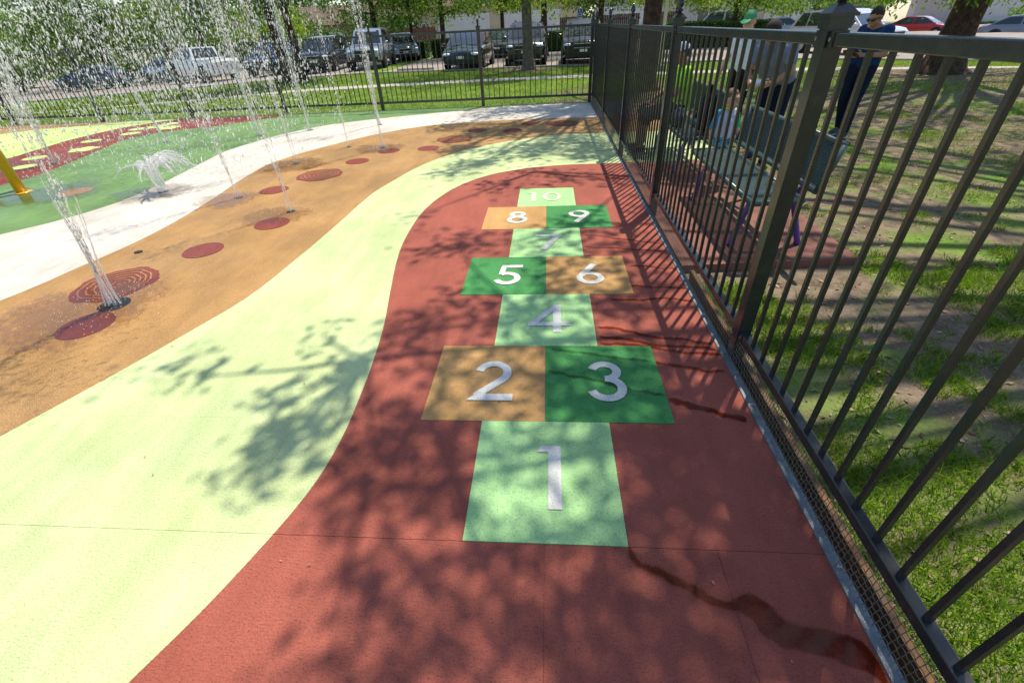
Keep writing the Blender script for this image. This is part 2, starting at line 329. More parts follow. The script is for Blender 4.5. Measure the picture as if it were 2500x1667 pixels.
# inlaid spots, tree rings, leaf prints: children of the band they lie in
def ring_poly(c, r, n=36, wob=0, seed=0, rin=None, a0=0, a1=2 * PI):
    return [(c[0] + (r * (1 + wob * math.sin(5 * t + seed) + wob * .7 * math.sin(9 * t + 2 * seed) + wob * .5 * math.sin(23 * t))) * math.cos(t), c[1] + (r * (1 + wob * math.sin(5 * t + seed) + wob * .7 * math.sin(9 * t + 2 * seed) + wob * .5 * math.sin(23 * t))) * math.sin(t)) for t in [a0 + (a1 - a0) * i / n for i in range(n)]]
tb = BAND['tan_rubber_band']
for c in [(-3.165, 1.468), (-3.137, 2.721), (-2.815, 3.369), (-3.403, 4.546), (-2.808, 5.894), (-2.513, 6.516), (-1.89, 6.608), (-1.266, 7.94), (-.618, 7.822), (-.325, 8.40)]:
    MB().prism(ring_poly(c, .172), -.004, .004).build('round_inlay', m_maroon, tb)
for k, c in enumerate([(-3.452, 2.073), (-3.089, 5.201), (-1.567, 7.241), (.29, 8.32)]):
    d = MB().prism(ring_poly(c, .30, 72, .03, k * 2.1), -.004, .004).build('tree_ring_inlay', m_maroon, tb)
    for q, r in enumerate((.25, .205, .16, .115, .07, .03)):
        a = ring_poly((c[0] + .01 * q, c[1]), r, 60, .025, k + .2 * q); b = ring_poly((c[0] + .01 * q, c[1]), r - .011, 60, .025, k + .2 * q)
        MB().strip(a + a[:1], b + b[:1], .0075).build('growth_ring', m_tan, d)
mb_ = BAND['maroon_rubber_band']
for c in [(-9.068, 6.875), (-8.606, 6.226), (-9.246, 8.293), (-9.212, 9.539), (-8.952, 8.986), (-8.87, 10.107)]:
    MB().prism(ring_poly(c, .18), -.004, .004).build('round_inlay', m_lime, mb_)
for c in [(-8.687, 7.491), (-8.95, 9.75), (-8.5, 9.55)]:
    P = []
    for i in range(40):
        t = 2 * PI * i / 40; r = .27 * (.62 + .38 * abs(math.sin(2.5 * t)) ** .7 * (1 if i % 2 else .8)); P.append((c[0] + r * math.cos(t), c[1] + r * math.sin(t)))
    MB().prism(P, -.004, .004).build('leaf_inlay', m_lime, mb_)
MB().prism(ring_poly((-6.27, 4.7), .2), -.004, .004).build('round_inlay', m_celltan, BAND['green_rubber_band'])

# ------------------------------------------------------------------ hopscotch
def arc(cx, cy, rx, ry, a0, a1, n=18): return [(cx + rx * math.cos(rad(a0 + (a1 - a0) * i / n)), cy + ry * math.sin(rad(a0 + (a1 - a0) * i / n))) for i in range(n + 1)]
def stroke(mb, pts, wd, z, closed=False):
    n = len(pts); Lp = []; Rp = []
    for i in range(n):
        a = Vector(pts[i - 1] if (i or closed) else pts[0]); b = Vector(pts[i]); c = Vector(pts[(i + 1) % n] if (i < n - 1 or closed) else pts[-1])
        d1 = (b - a); d2 = (c - b); d1 = d1.normalized() if d1.length > 1e-6 else d2.normalized(); d2 = d2.normalized() if d2.length > 1e-6 else d1
        t = (d1 + d2).normalized(); nn = Vector((-t.y, t.x)); k = 1 / max(.5, nn.dot(Vector((-d1.y, d1.x)))); Lp.append(b + nn * wd / 2 * k); Rp.append(b - nn * wd / 2 * k)
    if closed: Lp.append(Lp[0]); Rp.append(Rp[0])
    mb.strip(Lp, Rp, z)
def digit(ch, cx, cy, h):
    mb = MB(); z = .0075; t = .142
    def X(p): return (cx + (p[0] - .36) * h, cy + (p[1] - .5) * h)
    def st(P, wd=t, dz=0, closed=False): stroke(mb, [X(p) for p in P], wd * h, z + dz, closed)
    def rc(x0, y0, x1, y1, dz=0): mb.flat([X((x0, y0)), X((x1, y0)), X((x1, y1)), X((x0, y1))], z + dz)
    e = .0007
    if ch == '1': mb.flat([X(p) for p in [(.22, .885), (.28, 1), (.545, 1), (.545, 0), (.375, 0), (.375, .885)]], z)
    if ch == '2': st(arc(.36, .68, .24, .245, 170, -38) + [(.12, .10)]); mb.flat([X(p) for p in [(-.02, 0), (.72, 0), (.72, .15), (.13, .15)]], z + e)
    if ch == '3': st(arc(.34, .735, .205, .19, 165, -92)); st(arc(.34, .31, .245, .235, 92, -165), dz=e)
    if ch == '4': rc(.44, 0, .60, 1); rc(-.04, .21, .78, .345, e); st([(.03, .27), (.53, .97)], .13, 2 * e)
    if ch == '5': rc(.18, .86, .68, 1); st([(.235, .96), (.19, .50)], .13, e); st(arc(.33, .315, .25, .24, 125, -160), dz=2 * e)
    if ch == '6': st(arc(.37, .30, .245, .225, 0, 348, 30), closed=True); st([(.165, .40), (.50, 1.0)], .16, e)
    if ch == '7': rc(.02, .86, .72, 1); st([(.63, .93), (.22, 0)], .165, e)
    if ch == '8': st(arc(.36, .745, .18, .175, 0, 345, 24), closed=True); st(arc(.36, .29, .24, .22, 0, 345, 24), dz=e, closed=True)
    if ch == '9': st(arc(.35, .70, .245, .225, 0, 348, 30), closed=True); st([(.555, .60), (.22, 0)], .16, e)
    if ch == '0': st(arc(.36, .5, .27, .42, 0, 348, 34), closed=True)
    return mb
court = thing('hopscotch_court', 'ten numbered hopscotch squares in mint, tan and green inlaid in the terracotta surface', 'hopscotch')
q = .618; S1 = .61
cells = [('1', 0, 0, m_cellmint), ('2', -1, 1, m_celltan), ('3', 1, 1, m_cellgreen), ('4', 0, 2, m_cellmint), ('5', -1, 3, m_cellgreen), ('6', 1, 3, m_celltan), ('7', 0, 4, m_cellmint), ('8', -1, 5, m_celltan), ('9', 1, 5, m_cellgreen), ('10', 0, 6, m_cellmint)]
for ch, sx, row, mt in cells:
    cx = sx * S1 / 2; y0 = row * q; g = .0005
    c = MB().prism([(cx - S1 / 2 + g, y0 + g), (cx + S1 / 2 - g, y0 + g), (cx + S1 / 2 - g, y0 + q - g), (cx - S1 / 2 + g, y0 + q - g)], -.002, .0035).build('square', mt, court)
    c['label'] = 'square marked %s' % ch
    if ch == '10':
        m_digit_pale = M('digit_pale_green', (.64, .82, .56), col2=(.56, .78, .48), speck=(.46, .7, .38), **RB); digit('1', cx - .17, y0 + q / 2, .30).build('numeral', m_digit_pale, c); digit('0', cx + .06, y0 + q / 2, .30).build('numeral', m_digit_pale, c)  # pale green numerals, low in contrast against their mint square
    else:
        digit(ch, cx + (.02 if ch != '1' else .01), y0 + q * .49, .325).build('numeral', m_digit, c)
# wet trails
def film(mb, W, mt, label, nm='water_trail'):
    o = mb.build(nm, mt); a = o.data.attributes.new('wet', 'FLOAT', 'POINT'); a.data.foreach_set('value', W); tag(o, label, 'puddle'); return o
def wet(L, Rr, z, mt, label):
    n = len(L); E = .012; V = []; W = []
    for i in range(n):
        a = Vector((L[i][0], L[i][1], z)); b = Vector((Rr[i][0], Rr[i][1], z)); d = (b - a); w = d.length; d = d / (w + 1e-9); e = min(.5, i / 2, (n - 1 - i) / 2 + .25)
        V += [a - d * E, a + d * min(.006, w * .25), b - d * min(.006, w * .25), b + d * E]; W += [0, e, e, 0]
    F = [(4 * i + j + 1, 4 * i + j, 4 * i + 4 + j, 4 * i + 5 + j) for i in range(n - 1) for j in range(3)]; k = n // 2
    if (V[4 * k + 4] - V[4 * k]).cross(V[4 * k + 3] - V[4 * k]).z < 0: F = [f[::-1] for f in F]
    film(MB().add(V, F), W, mt, label)
def puddle(c, r, z, label, seed, mt, stretch=(1, 1)):
    n = 30; V = [(c[0], c[1], z)]; W = [.5]; F = []
    for k, (u, wv) in enumerate(((.45, .45), (.8, .28), (1.0, 0))):
        for i in range(n):
            t = 2 * PI * i / n; q = r * u * (1 + .35 * noise.noise((math.cos(t) * 1.3 + seed, math.sin(t) * 1.3, seed)) + .15 * noise.noise((math.cos(t) * 4, math.sin(t) * 4, seed))); V.append((c[0] + q * math.cos(t) * stretch[0], c[1] + q * math.sin(t) * stretch[1], z)); W.append(wv)
    F = [(0, 1 + i, 1 + (i + 1) % n) for i in range(n)] + [(1 + k * n + i, 1 + (k + 1) * n + i, 1 + (k + 1) * n + (i + 1) % n, 1 + k * n + (i + 1) % n) for k in range(2) for i in range(n)]
    film(MB().add(V, F), W, mt, label, 'puddle')
Lt = smooth_curve([(.305, .009), (.338, -.05), (.407, -.083), (.485, -.12), (.557, -.166), (.609, -.178), (.672, -.15), (.72, -.172), (.752, -.22), (.811, -.242), (.896, -.253), (.961, -.28), (.978, -.36)])
Rt = smooth_curve([(.300, -.006), (.325, -.068), (.398, -.103), (.475, -.145), (.55, -.188), (.612, -.20), (.655, -.22), (.672, -.26), (.712, -.297), (.783, -.307), (.861, -.324), (.927, -.348), (.970, -.385)])
wet(Lt, Rt, .0025, m_film, 'wide wet trail running from the corner of square 1 to the fence')
def trail(a, b, wd, z, mt, label, seed, taper=.4):
    n = 26; L = []; Rr = []; a = Vector(a); b = Vector(b); d = (b - a).normalized(); nn = Vector((-d.y, d.x))
    for i in range(n):
        t = i / (n - 1); p = a.lerp(b, t) + nn * (.035 * (noise.noise((t * 3, seed * 3.7, 0))) + .012 * noise.noise((t * 11, seed * 1.7, 2)))
        ww = wd * (1 - taper * t) * (.75 + .7 * abs(noise.noise((t * 5, seed, 5)))) * min(1, 6 * t + .2); L.append(p + nn * ww / 2); Rr.append(p - nn * ww / 2)
    wet(L, Rr, z, mt, label)
TR = [((.316, 1.437), (.976, 1.262), .020, 'thin wet streak beside square 4, topmost of three'), ((.307, 1.335), (.981, 1.198), .020, 'thin wet streak beside square 4, middle of three'), ((.301, 1.262), (.981, 1.150), .014, 'thin wet streak beside square 4, just above square 3'), ((.32, 1.15), (.968, 1.004), .018, 'wet streak leaving the upper edge of square 3'), ((.61, .79), (.942, .641), .030, 'dark wet streak leaving the middle of square 3'), ((.458, 1.99), (.985, 1.943), .016, 'wet streak beside square 6'), ((.64, 2.30), (.985, 2.23), .013, 'short wet streak beside the far corner of square 6'), ((.331, 2.924), (.985, 2.702), .013, 'wet streak beside square 7, upper of two'), ((.427, 1.80), (.98, 1.762), .018, 'wet streak between squares 4 and 6'), ((.409, 4.984), (.985, 4.729), .018, 'long wet streak beyond square 10, nearer the mint band'), ((-.315, 5.05), (.952, 4.605), .02, 'longest wet streak beyond square 10'), ((.316, 2.685), (.97, 2.53), .012, 'wet streak beside square 7, lower of two')]
for k, (a, b, wd, lb) in enumerate(TR): trail(a, b, wd * 1.5, .0022 + .0004 * (k % 4), m_film, lb, k)
trail((.006, 1.02), (.60, .80), .026, .0058, m_film2, 'wet streak crossing the green square 3', 31)
trail((.02, 1.21), (.59, 1.08), .024, .0058, m_film2, 'wet streak along the top of square 3', 33)
for k, (c, r, lb) in enumerate([((-3.35, 1.62), .62, 'wet patch round the thick bundle of water streams'), ((-2.9, 3.6), .38, 'wet patch round the thin jet between two round inlays'), ((-3.8, 4.2), .42, 'wet patch at the foot of the jet by the white band'), ((-3.75, 5.75), .5, 'wet patch behind a sunlit tree-ring inlay'), ((-2.75, 6.7), .45, 'wet patch under the slender jet by the far inlays'), ((-5.0, 4.55), .5, 'wet patch round the short white splash'), ((-6.6, 4.6), .7, 'wet patch beside the yellow pole')]):
    puddle(c, r, .0088 + .0003 * k, lb, k * 1.7, m_film2, (1.1, .9))
for k, (a, b) in enumerate([((-.2, 6.3), (.95, 6.05)), ((-.3, 5.95), (.95, 5.7)), ((.0, 6.6), (.95, 6.62))]):
    trail(a, b, .02, .0022, m_film2, ['wet streak on the mint band, middle one', 'wet streak on the mint band nearest the terracotta', 'wet streak on the mint band nearest the tan band'][k], 40 + k)
# ------------------------------------------------------------------ fences
FX = 1.055
RT0, RT1, RB0, RB1 = 1.447, 1.49, .135, .180
def post_parts(root, x, y, sgn, along):
    p = MB().bbox((x - .034, y - .034, -.3), (x + .034, y + .034, 1.505)).build('post', m_paint, root)
    cap = MB()
    for s0, s1, z0, z1 in ((.040, .040, 1.500, 1.535), (.050, .050, 1.535, 1.546), (.046, .018, 1.546, 1.575)):
        k = len(cap.v); cap.add([(x + i * s0, y + j * s0, z0) for i, j in ((-1, -1), (1, -1), (1, 1), (-1, 1))] + [(x + i * s1, y + j * s1, z1) for i, j in ((-1, -1), (1, -1), (1, 1), (-1, 1))], [(3, 2, 1, 0), (4, 5, 6, 7)] + [(i, (i + 1) % 4, 4 + (i + 1) % 4, 4 + i) for i in range(4)])
    cap.build('cap', m_paint, p)
    MB().lathe([(.014, 1.57), (.016, 1.585), (.028, 1.592), (.028, 1.598), (.014, 1.604), (.026, 1.622), (.03, 1.64), (.022, 1.668), (.004, 1.70)], (x, y, 0), 14).build('finial', m_paint, p, True)
    for s in (-1, 1):
        for z in ((RT0 + RT1) / 2, (RB0 + RB1) / 2):
            ux, uy = (0, 1) if along == 'y' else (1, 0); c = (x + ux * s * .052, y + uy * s * .052, z)
            d = (.051, .030, .052) if along == 'y' else (.030, .051, .052); b = MB().box(c, d).build('bracket', m_paint, p)
            cc = (c[0] - .026, c[1], c[2]) if along == 'y' else (c[0], c[1] - .026, c[2])
            MB().lathe([(.008, -.004), (.008, .002), (.004, .004)], cc, 6, 'x' if along == 'y' else 'y').build('bolt', m_bolt, b)
def fence(label, posts, along, step=.1175, wire_step=.02, fixed=0, long_n=6):
    a0 = min(posts); a1 = max(posts); loc = (FX, a0, 0) if along == 'y' else (a0, fixed, 0)
    root = thing('metal_fence', label, 'fence', loc)
    P = (lambda s, off, z: (FX + off, s, z)) if along == 'y' else (lambda s, off, z: (s, fixed + off, z))
    for k, s in enumerate(posts):
        x, y, _ = P(s, 0, 0); post_parts(root, x, y, 1, along)
    pick = MB().bbox((-.008, -.008, RB1 - .02), (.008, .008, RT0 + .012)).mesh('picket'); pick.materials.append(m_paint)
    pk = sorted(posts)
    for i in range(len(pk) - 1):
        s0, s1 = pk[i] + .037, pk[i + 1] - .037
        for z0, z1, nm, hw in ((RT0, RT1, 'top_rail', .021), (RB0, RB1, 'bottom_rail', .021)):
            A = P(s0 + .003, -hw, z0); B = P(s1 - .003, hw, z1); r = MB().bbox(A, B).build(nm, m_paint, root)
            bv = r.modifiers.new('b', 'BEVEL'); bv.width = .004; bv.segments = 2
        n = int(round((s1 - s0) / step)); 
        for k in range(1, n):
            o = add_obj('picket', pick, root); p = P(s0 + (s1 - s0) * k / n, 0, 0); o.location = (p[0] - loc[0], p[1] - loc[1], 0)
        # edge strip and woven wire guard
        MB().bbox(P(s0 - .037, -.072, -.004), P(s1 + .037 - .004, -.034, .007)).build('edge_strip', m_galv, root)
        mbw = MB(); k = 0; s = s0 + .01; side = -1
        while s < s1:
            o1 = -.040; o2 = -.0235
            pts = [P(s, o1 + (o2 - o1) * t + .0022 * side * (1 if j % 2 else -1), .006 + (.140 - .006) * t) for j, t in enumerate((0, .2, .4, .6, .8, 1))]
            mbw.tube(pts, .0016, 3, False); s += wire_step; side = -side
        for j in range(long_n):
            t = (j + .7) / long_n; pts = []; s = s0; side = 1 if j % 2 else -1
            while s < s1:
                pts.append(P(s, -.040 + .0165 * t + .0022 * side, .006 + .134 * t)); s += wire_step; side = -side
            mbw.tube(pts, .0016, 3, False)
        ww = mbw.build('wire_guard', m_wire, root); ww['kind'] = 'stuff'
        for t in (.16, .5, .84):
            c = P(s0 + (s1 - s0) * t, -.052, .007); MB().lathe([(.012, 0), (.012, .003), (.007, .003), (.007, .009), (.004, .011)], c, 10).build('bolt', m_bolt, root)
    return root
fence('dark metal picket fence running alongside the hopscotch court', [-1.255, 1.155, 3.565, 5.975, 8.4, 10.87], 'y')
fence('dark metal picket fence behind the spray jets, in front of the parked cars', [FX - .0 - 2.43 * k - .125 for k in range(1, 8)][::-1] + [FX - .08], 'x', fixed=10.87, wire_step=.045, long_n=4)
# rusty edging beyond the fence
o = MB().bbox((1.105, -2.2, -.16), (1.135, 2.28, -.035)).build('edging_board', m_rust); tag(o, 'rust-stained edging board along the lawn side of the fence', 'edging')
# ------------------------------------------------------------------ bench pad
pd = [(1.075, 2.40), (2.45, 2.50), (2.45, 5.60), (1.075, 5.60)]
m_pad = M('pad_rubber', (.30, .135, .105), col2=(.22, .10, .08), speck=(.16, .07, .055), **RB)
struct(MB().prism(pd, -.16, -.055).build('terracotta_bench_pad', m_pad))
struct(MB().prism([(1.075, 5.601), (2.45, 5.601), (2.40, 7.6), (1.075, 7.6)], -.16, -.055).build('mint_bench_pad', m_mint))
struct(MB().prism([(1.075, 7.601), (2.40, 7.601), (2.3, 10.8), (1.075, 10.8)], -.16, -.055).build('tan_bench_pad', m_tan))

def perf_panel(name, parent, origin, ux, uy, L, W, nx, ny, th=.008, hole=.52):
    """perforated sheet: a real grid of holes between solid borders"""
    ux = Vector(ux).normalized(); uy = Vector(uy).normalized(); nz = ux.cross(uy); o = Vector(origin); mb = MB(); b = .05
    def rect(x0, x1, y0, y1, t): 
        c = o + ux * (x0 + x1) / 2 + uy * (y0 + y1) / 2; R = Matrix((ux, uy, nz)).transposed(); mb.box(c, (x1 - x0, y1 - y0, t), R)
    iw, ih = L - 2 * b, W - 2 * b; dx, dy = iw / nx, ih / ny; bar = 1 - hole
    for i in range(nx + 1): rect(b + i * dx - dx * bar / 2, b + i * dx + dx * bar / 2, b, W - b, th)
    for j in range(ny + 1): rect(b, L - b, b + j * dy - dy * bar / 2, b + j * dy + dy * bar / 2, th * .86)
    me = mb.build(name, m_bench, parent, local=True); me['kind'] = 'stuff'
    fr = MB(); P = lambda x, y: o + ux * x + uy * y
    rr = .022
    fr.tube([P(rr, rr), P(L - rr, rr)], rr, 10); fr.tube([P(rr, W - rr), P(L - rr, W - rr)], rr, 10); fr.tube([P(rr, rr), P(rr, W - rr)], rr, 10); fr.tube([P(L - rr, rr), P(L - rr, W - rr)], rr, 10)
    mb2 = MB()
    for x0, x1, y0, y1 in ((.03, L - .03, .03, b + .003), (.03, L - .03, W - b - .003, W - .03), (.03, b + .003, .03, W - .03), (L - b - .003, L - .03, .03, W - .03)):
        c = o + ux * (x0 + x1) / 2 + uy * (y0 + y1) / 2; fr.box(c, (x1 - x0, y1 - y0, th * 1.2), Matrix((ux, uy, nz)).transposed())
    fr.build(name + '_frame', m_bench, me, True, local=True)
def bench(loc, label, L=1.83):
    t = thing('park_bench', label, 'bench', loc); ORG[t] = Vector((0, 0, 0))
    # local: y along the bench, front towards -x
    perf_panel('seat', t, (-.24, 0, .44), (0, 1, 0), (1, 0, .04), L, .40, 74, 15)
    perf_panel('backrest', t, (.205, 0, .50), (0, 1, 0), (.28, 0, 1), L, .37, 74, 14)
    for y in (.28, L - .28):
        MB().tube([(-.10, y, .43), (-.14, y, .30), (-.20, y, .02), (-.20, y, 0)], [.024, .024, .024, .03], 10).build('leg', m_purple, t, True, local=True)
        MB().tube([(-.16, y, .425), (.10, y, .435), (.20, y, .40), (.34, y, .03), (.345, y, 0)], [.024, .024, .026, .024, .03], 10).build('leg', m_purple, t, True, local=True)
        MB().tube([(.20, y, .40), (.268, y, .52), (.355, y, .82)], .02, 10).build('back_support', m_purple, t, True, local=True)
    return t
bench((1.76, 2.50, -.055), 'dark green perforated bench with purple legs, at the near end of the terracotta pad', 1.75)
bench((1.80, 4.75, -.055), 'dark green perforated bench with purple legs and a bag, between the terracotta and mint pads')
# ------------------------------------------------------------------ paths, parking lot
def offset_curve(P, d):
    out = []
    for i in range(len(P)):
        a = Vector(P[max(i - 1, 0)]); b = Vector(P[min(i + 1, len(P) - 1)]); t = (b - a).normalized(); out.append((P[i][0] - t.y * d, P[i][1] + t.x * d))
    return out
wk = smooth_curve([(-40, 6), (-22, 13.2), (-15.5, 15.6), (-10.8, 16.8), (-5, 17.55), (-1.8, 17.75), (1.3, 17.62), (5.7, 17.2), (9.5, 16.45), (12.9, 15.9), (18, 14.6), (30, 11), (60, 0)])
def drape(A, B, dz, name, mt):
    n = len(A); struct(MB().add([(p[0], p[1], gz(*p) + dz) for p in A] + [(p[0], p[1], gz(*p) + dz) for p in B], [(n + i, n + i + 1, i + 1, i) for i in range(n - 1)]).build(name, mt))
drape(offset_curve(wk, .95), wk, .006, 'sidewalk', m_conc)
kb = smooth_curve([(-90, 36), (-40, 27.2), (-22, 25), (-14, 24.7), (-6, 23.3), (0, 22.9), (6, 21.7), (12, 20.9), (17, 19.4), (30, 14.2), (90, 10)])
def side_strip(A, B, z0, z1, name, mt):
    mb = MB(); n = len(A); mb.add([(p[0], p[1], gz(*p) + z1) for p in A] + [(p[0], p[1], gz(*p) + z1) for p in B] + [(p[0], p[1], gz(*p) + z0) for p in A] + [(p[0], p[1], gz(*p) + z0) for p in B], [(n + i, n + i + 1, i + 1, i) for i in range(n - 1)] + [(i, i + 1, 2 * n + i + 1, 2 * n + i) for i in range(n - 1)] + [(3 * n + i, 3 * n + i + 1, n + i + 1, n + i) for i in range(n - 1)])
    return struct(mb.build(name, mt))
side_strip(offset_curve(kb, .16), kb, -.1, .07, 'kerb', m_conc)
ki = offset_curve(kb, .165); drape([(p[0], 150) for p in ki], ki, .004, 'parking_lot', m_asph)
# ------------------------------------------------------------------ trees
def clump_leaves(cents, rads, n, size, asp=.45, droop=.2, flat=.6):
    C = np.repeat(np.asarray(cents, float), n, 0); Rr = np.repeat(np.asarray(rads, float), n)[:, None]
    d = RNG.normal(size=C.shape) * np.array([1, 1, flat]); return leaves(C + d * Rr * .5, size, asp, droop)
def trunk_mesh(mb, base, h, r, lean=(0, 0), flare=1.6, n=14, seed=0, rtop=.45):
    pts = []; rs = []
    for i in range(11):
        t = i / 10; z = h * t; wx = .10 * math.sin(t * 4 + seed) * h * .06; wy = .10 * math.cos(t * 3.3 + seed * 2) * h * .06
        pts.append((base[0] + lean[0] * t + wx - wx * (1 - t) * 0 - .10 * math.sin(seed) * h * .06, base[1] + lean[1] * t + wy - .10 * math.cos(seed * 2) * h * .06, base[2] + z)); rs.append(r * (1 - (1 - rtop) * t))
    P0 = Vector(pts[0]); pts = [P0 + Vector((0, 0, -.15)), P0 + Vector((0, 0, .0)), P0.lerp(Vector(pts[1]), .12), P0.lerp(Vector(pts[1]), .4)] + pts[1:]
    rs = [r * flare * 1.1, r * flare, r * (1 + (flare - 1) * .5), r * (1 + (flare - 1) * .15)] + rs[1:]
    mb.tube(pts, rs, n); return [Vector(p) for p in pts]
def at_height(pts, z):
    for a, b in zip(pts, pts[1:]):
        if a.z <= z <= b.z and b.z > a.z: return a.lerp(b, (z - a.z) / (b.z - a.z))
    return pts[-1]
def tree(name, label, loc, h, r, cents, rads, nleaf, lsize, mleaf, mbark, lean=(0, 0), droop=.2, asp=.45, flare=1.6, nlimb=14, group=None, flat=.6, seed=0, limb_lo=.35, twigs=0):
    t = thing(name, label, 'tree', loc, group=group); mb = MB(); pts = trunk_mesh(mb, loc, h, r, lean, flare, seed=seed)
    idx = list(range(len(cents))); rr = random.Random(seed); rr.shuffle(idx)
    for i in idx[:nlimb]:
        c = Vector(cents[i]); z0 = max(loc[2] + h * limb_lo, min(loc[2] + h * .95, c.z - .35 * (c - Vector((loc[0], loc[1], c.z))).length)); a = at_height(pts, z0)
        mid = a.lerp(c, .5) + Vector((rr.uniform(-.2, .2), rr.uniform(-.2, .2), .12 * (c - a).length)); mb.tube([a, a.lerp(mid, .5) + Vector((0, 0, .05)), mid, mid.lerp(c, .6), c], [r * .32, r * .26, r * .2, r * .13, r * .05], 6, False)
    for i in idx[nlimb:nlimb + twigs]:
        c = Vector(cents[i]); j = min(idx[:nlimb], key=lambda k: (Vector(cents[k]) - c).length); b = Vector(cents[j]); mb.tube([b, b.lerp(c, .5) + Vector((0, 0, .08)), c], [r * .07, r * .05, r * .02], 5, False)
    mb.build('trunk', mbark, t, True)
    V = clump_leaves(cents, rads, nleaf, lsize, asp, droop, flat) - np.array(loc, dtype=float)
    add_obj('crown', quads_mesh('crown', V), t, mleaf); return t
def crown_pts(c, R3, n, seed=0, low=-1, shell=.55):
    rr = random.Random(seed); out = []
    while len(out) < n:
        p = Vector((rr.uniform(-1, 1), rr.uniform(-1, 1), rr.uniform(-1, 1)))
        if p.length > 1 or p.length < shell * rr.random() or p.z < low: continue
        k = .85 + .3 * noise.noise((p.x * 1.7 + seed, p.y * 1.7, p.z * 1.7)); out.append((c[0] + p.x * R3[0] * k, c[1] + p.y * R3[1] * k, c[2] + p.z * R3[2] * k))
    return out
# shade on the play surface: where leaf sprays stand between it and the sun
def spray(points, hlo, hhi, seed):
    rr = random.Random(seed); cs = []; rs = []
    for x, y, spread, n in points:
        for _ in range(n):
            a = rr.uniform(0, 2 * PI); d = spread * math.sqrt(rr.random()); h = rr.uniform(hlo, hhi); gx, gy = x + d * math.cos(a), y + d * math.sin(a)
            cs.append((gx + SX * h, gy + SY * h, h)); rs.append(rr.uniform(.2, .42))
    return cs, rs
near_shade = [(-0.00, 0.33, 0.18, 3), (0.13, 0.13, 0.12, 1), (-0.16, 0.50, 0.12, 1), (-0.01, 1.50, 0.2, 4), (-0.01, 0.83, 0.2, 3), (0.37, 0.65, 0.2, 3), (-0.02, 2.74, 0.25, 3), (-0.83, 1.35, 0.18, 5), (-0.58, 0.83, 0.2, 6), (-0.74, 0.57, 0.18, 4), (-0.68, 0.22, 0.14, 3), (-0.49, 0.42, 0.2, 4), (-0.91, 2.78, 0.28, 5), (-1.21, 3.45, 0.2, 1), (-0.48, 2.86, 0.2, 3), (-0.58, 1.72, 0.22, 5), (-0.26, 0.17, 0.14, 1), (-0.04, 0.53, 0.2, 2), (-0.12, 0.90, 0.25, 4), (0.33, 0.84, 0.3, 6), (0.13, 1.50, 0.3, 5), (-0.01, 2.17, 0.35, 5), (0.47, 2.09, 0.35, 5), (0.36, 2.82, 0.4, 5), (0.11, 3.37, 0.4, 3), (0.66, 1.71, 0.3, 7), (0.72, 1.02, 0.3, 9), (0.73, 0.55, 0.25, 9), (0.53, 0.20, 0.22, 7), (0.43, 0.42, 0.2, 5), (0.24, 0.04, 0.12, 2), (0.37, -0.11, 0.2, 6), (0.71, 0.02, 0.2, 7), (0.87, 0.21, 0.2, 7), (0.88, -0.09, 0.18, 7), (0.84, -0.31, 0.2, 6), (0.67, -0.26, 0.2, 5), (0.52, -0.35, 0.2, 4), (0.33, -0.31, 0.2, 4), (0.14, -0.31, 0.18, 3), (0.07, -0.41, 0.18, 3), (-0.13, -0.38, 0.14, 3), (-0.31, -0.42, 0.12, 2), (-0.51, -0.38, 0.1, 2), (-0.60, -0.44, 0.08, 1), (-0.47, -0.04, 0.1, 2), (-0.54, -0.17, 0.07, 1), (0.72, 2.72, 0.25, 5), (1.06, 3.56, 0.2, 1), (0.73, 4.48, 0.3, 4), (-0.03, 4.83, 0.4, 5), (-0.55, 4.51, 0.3, 3)]
lawn_shade = []
rr = random.Random(5)
for i in range(160):
    x, y = rr.uniform(1.3, 9.5), rr.uniform(-2.2, 12.5)
    if y < 3.8 and x > 2 and rr.random() < .35: continue
    if 2.4 > x and y > 7.5: continue
    if x < 2.6: lawn_shade.append((x, y, .3, 1))
    lawn_shade.append((x, y, .4, 2))
for i in range(150):
    x, y = rr.uniform(3.2, 9.8), rr.uniform(4.6, 13.2)
    lawn_shade.append((x, y, .4, 2))
bough = [(-0.97, 1.17), (-1.03, 1.11), (-1.15, 1.00), (-1.20, 0.94), (-1.25, 0.89), (-1.36, 0.79), (-1.42, 0.75), (-1.48, 0.71), (-1.68, 0.82), (-1.78, 0.88), (-1.92, 0.94), (-2.23, 1.07), (-1.30, 0.83), (-1.31, 0.76), (-1.34, 0.62), (-1.32, 0.54), (-1.31, 0.46), (-1.27, 0.34), (-1.25, 0.28), (-1.24, 0.23), (-1.21, 0.55), (-1.10, 0.48), (-1.02, 0.49), (-1.15, 1.00), (-1.24, 1.15), (-1.35, 1.30), (-1.16, 1.50)]
br = random.Random(12)
low = [(x + SX * h, y + SY * h, h) for x, y in bough for h in (br.uniform(5.4, 6.6),) if br.random() < .6]
cs, rs = spray(near_shade, 6.0, 8.5, 3); cs += low; rs += [br.uniform(.13, .27) for _ in low]; c2, r2 = spray([p for p in lawn_shade if p[1] < 7], 7.5, 10.5, 4)
tree('shade_tree', 'tall feathery shade tree on the lawn, its boughs spread over the hopscotch court', (9.3, 4.6, GZ), 11, .34, cs + c2, rs + [x * 1.15 for x in r2], 31, .115, m_leafA, m_bark, nlimb=46, twigs=170, seed=2, droop=.1, asp=.42)
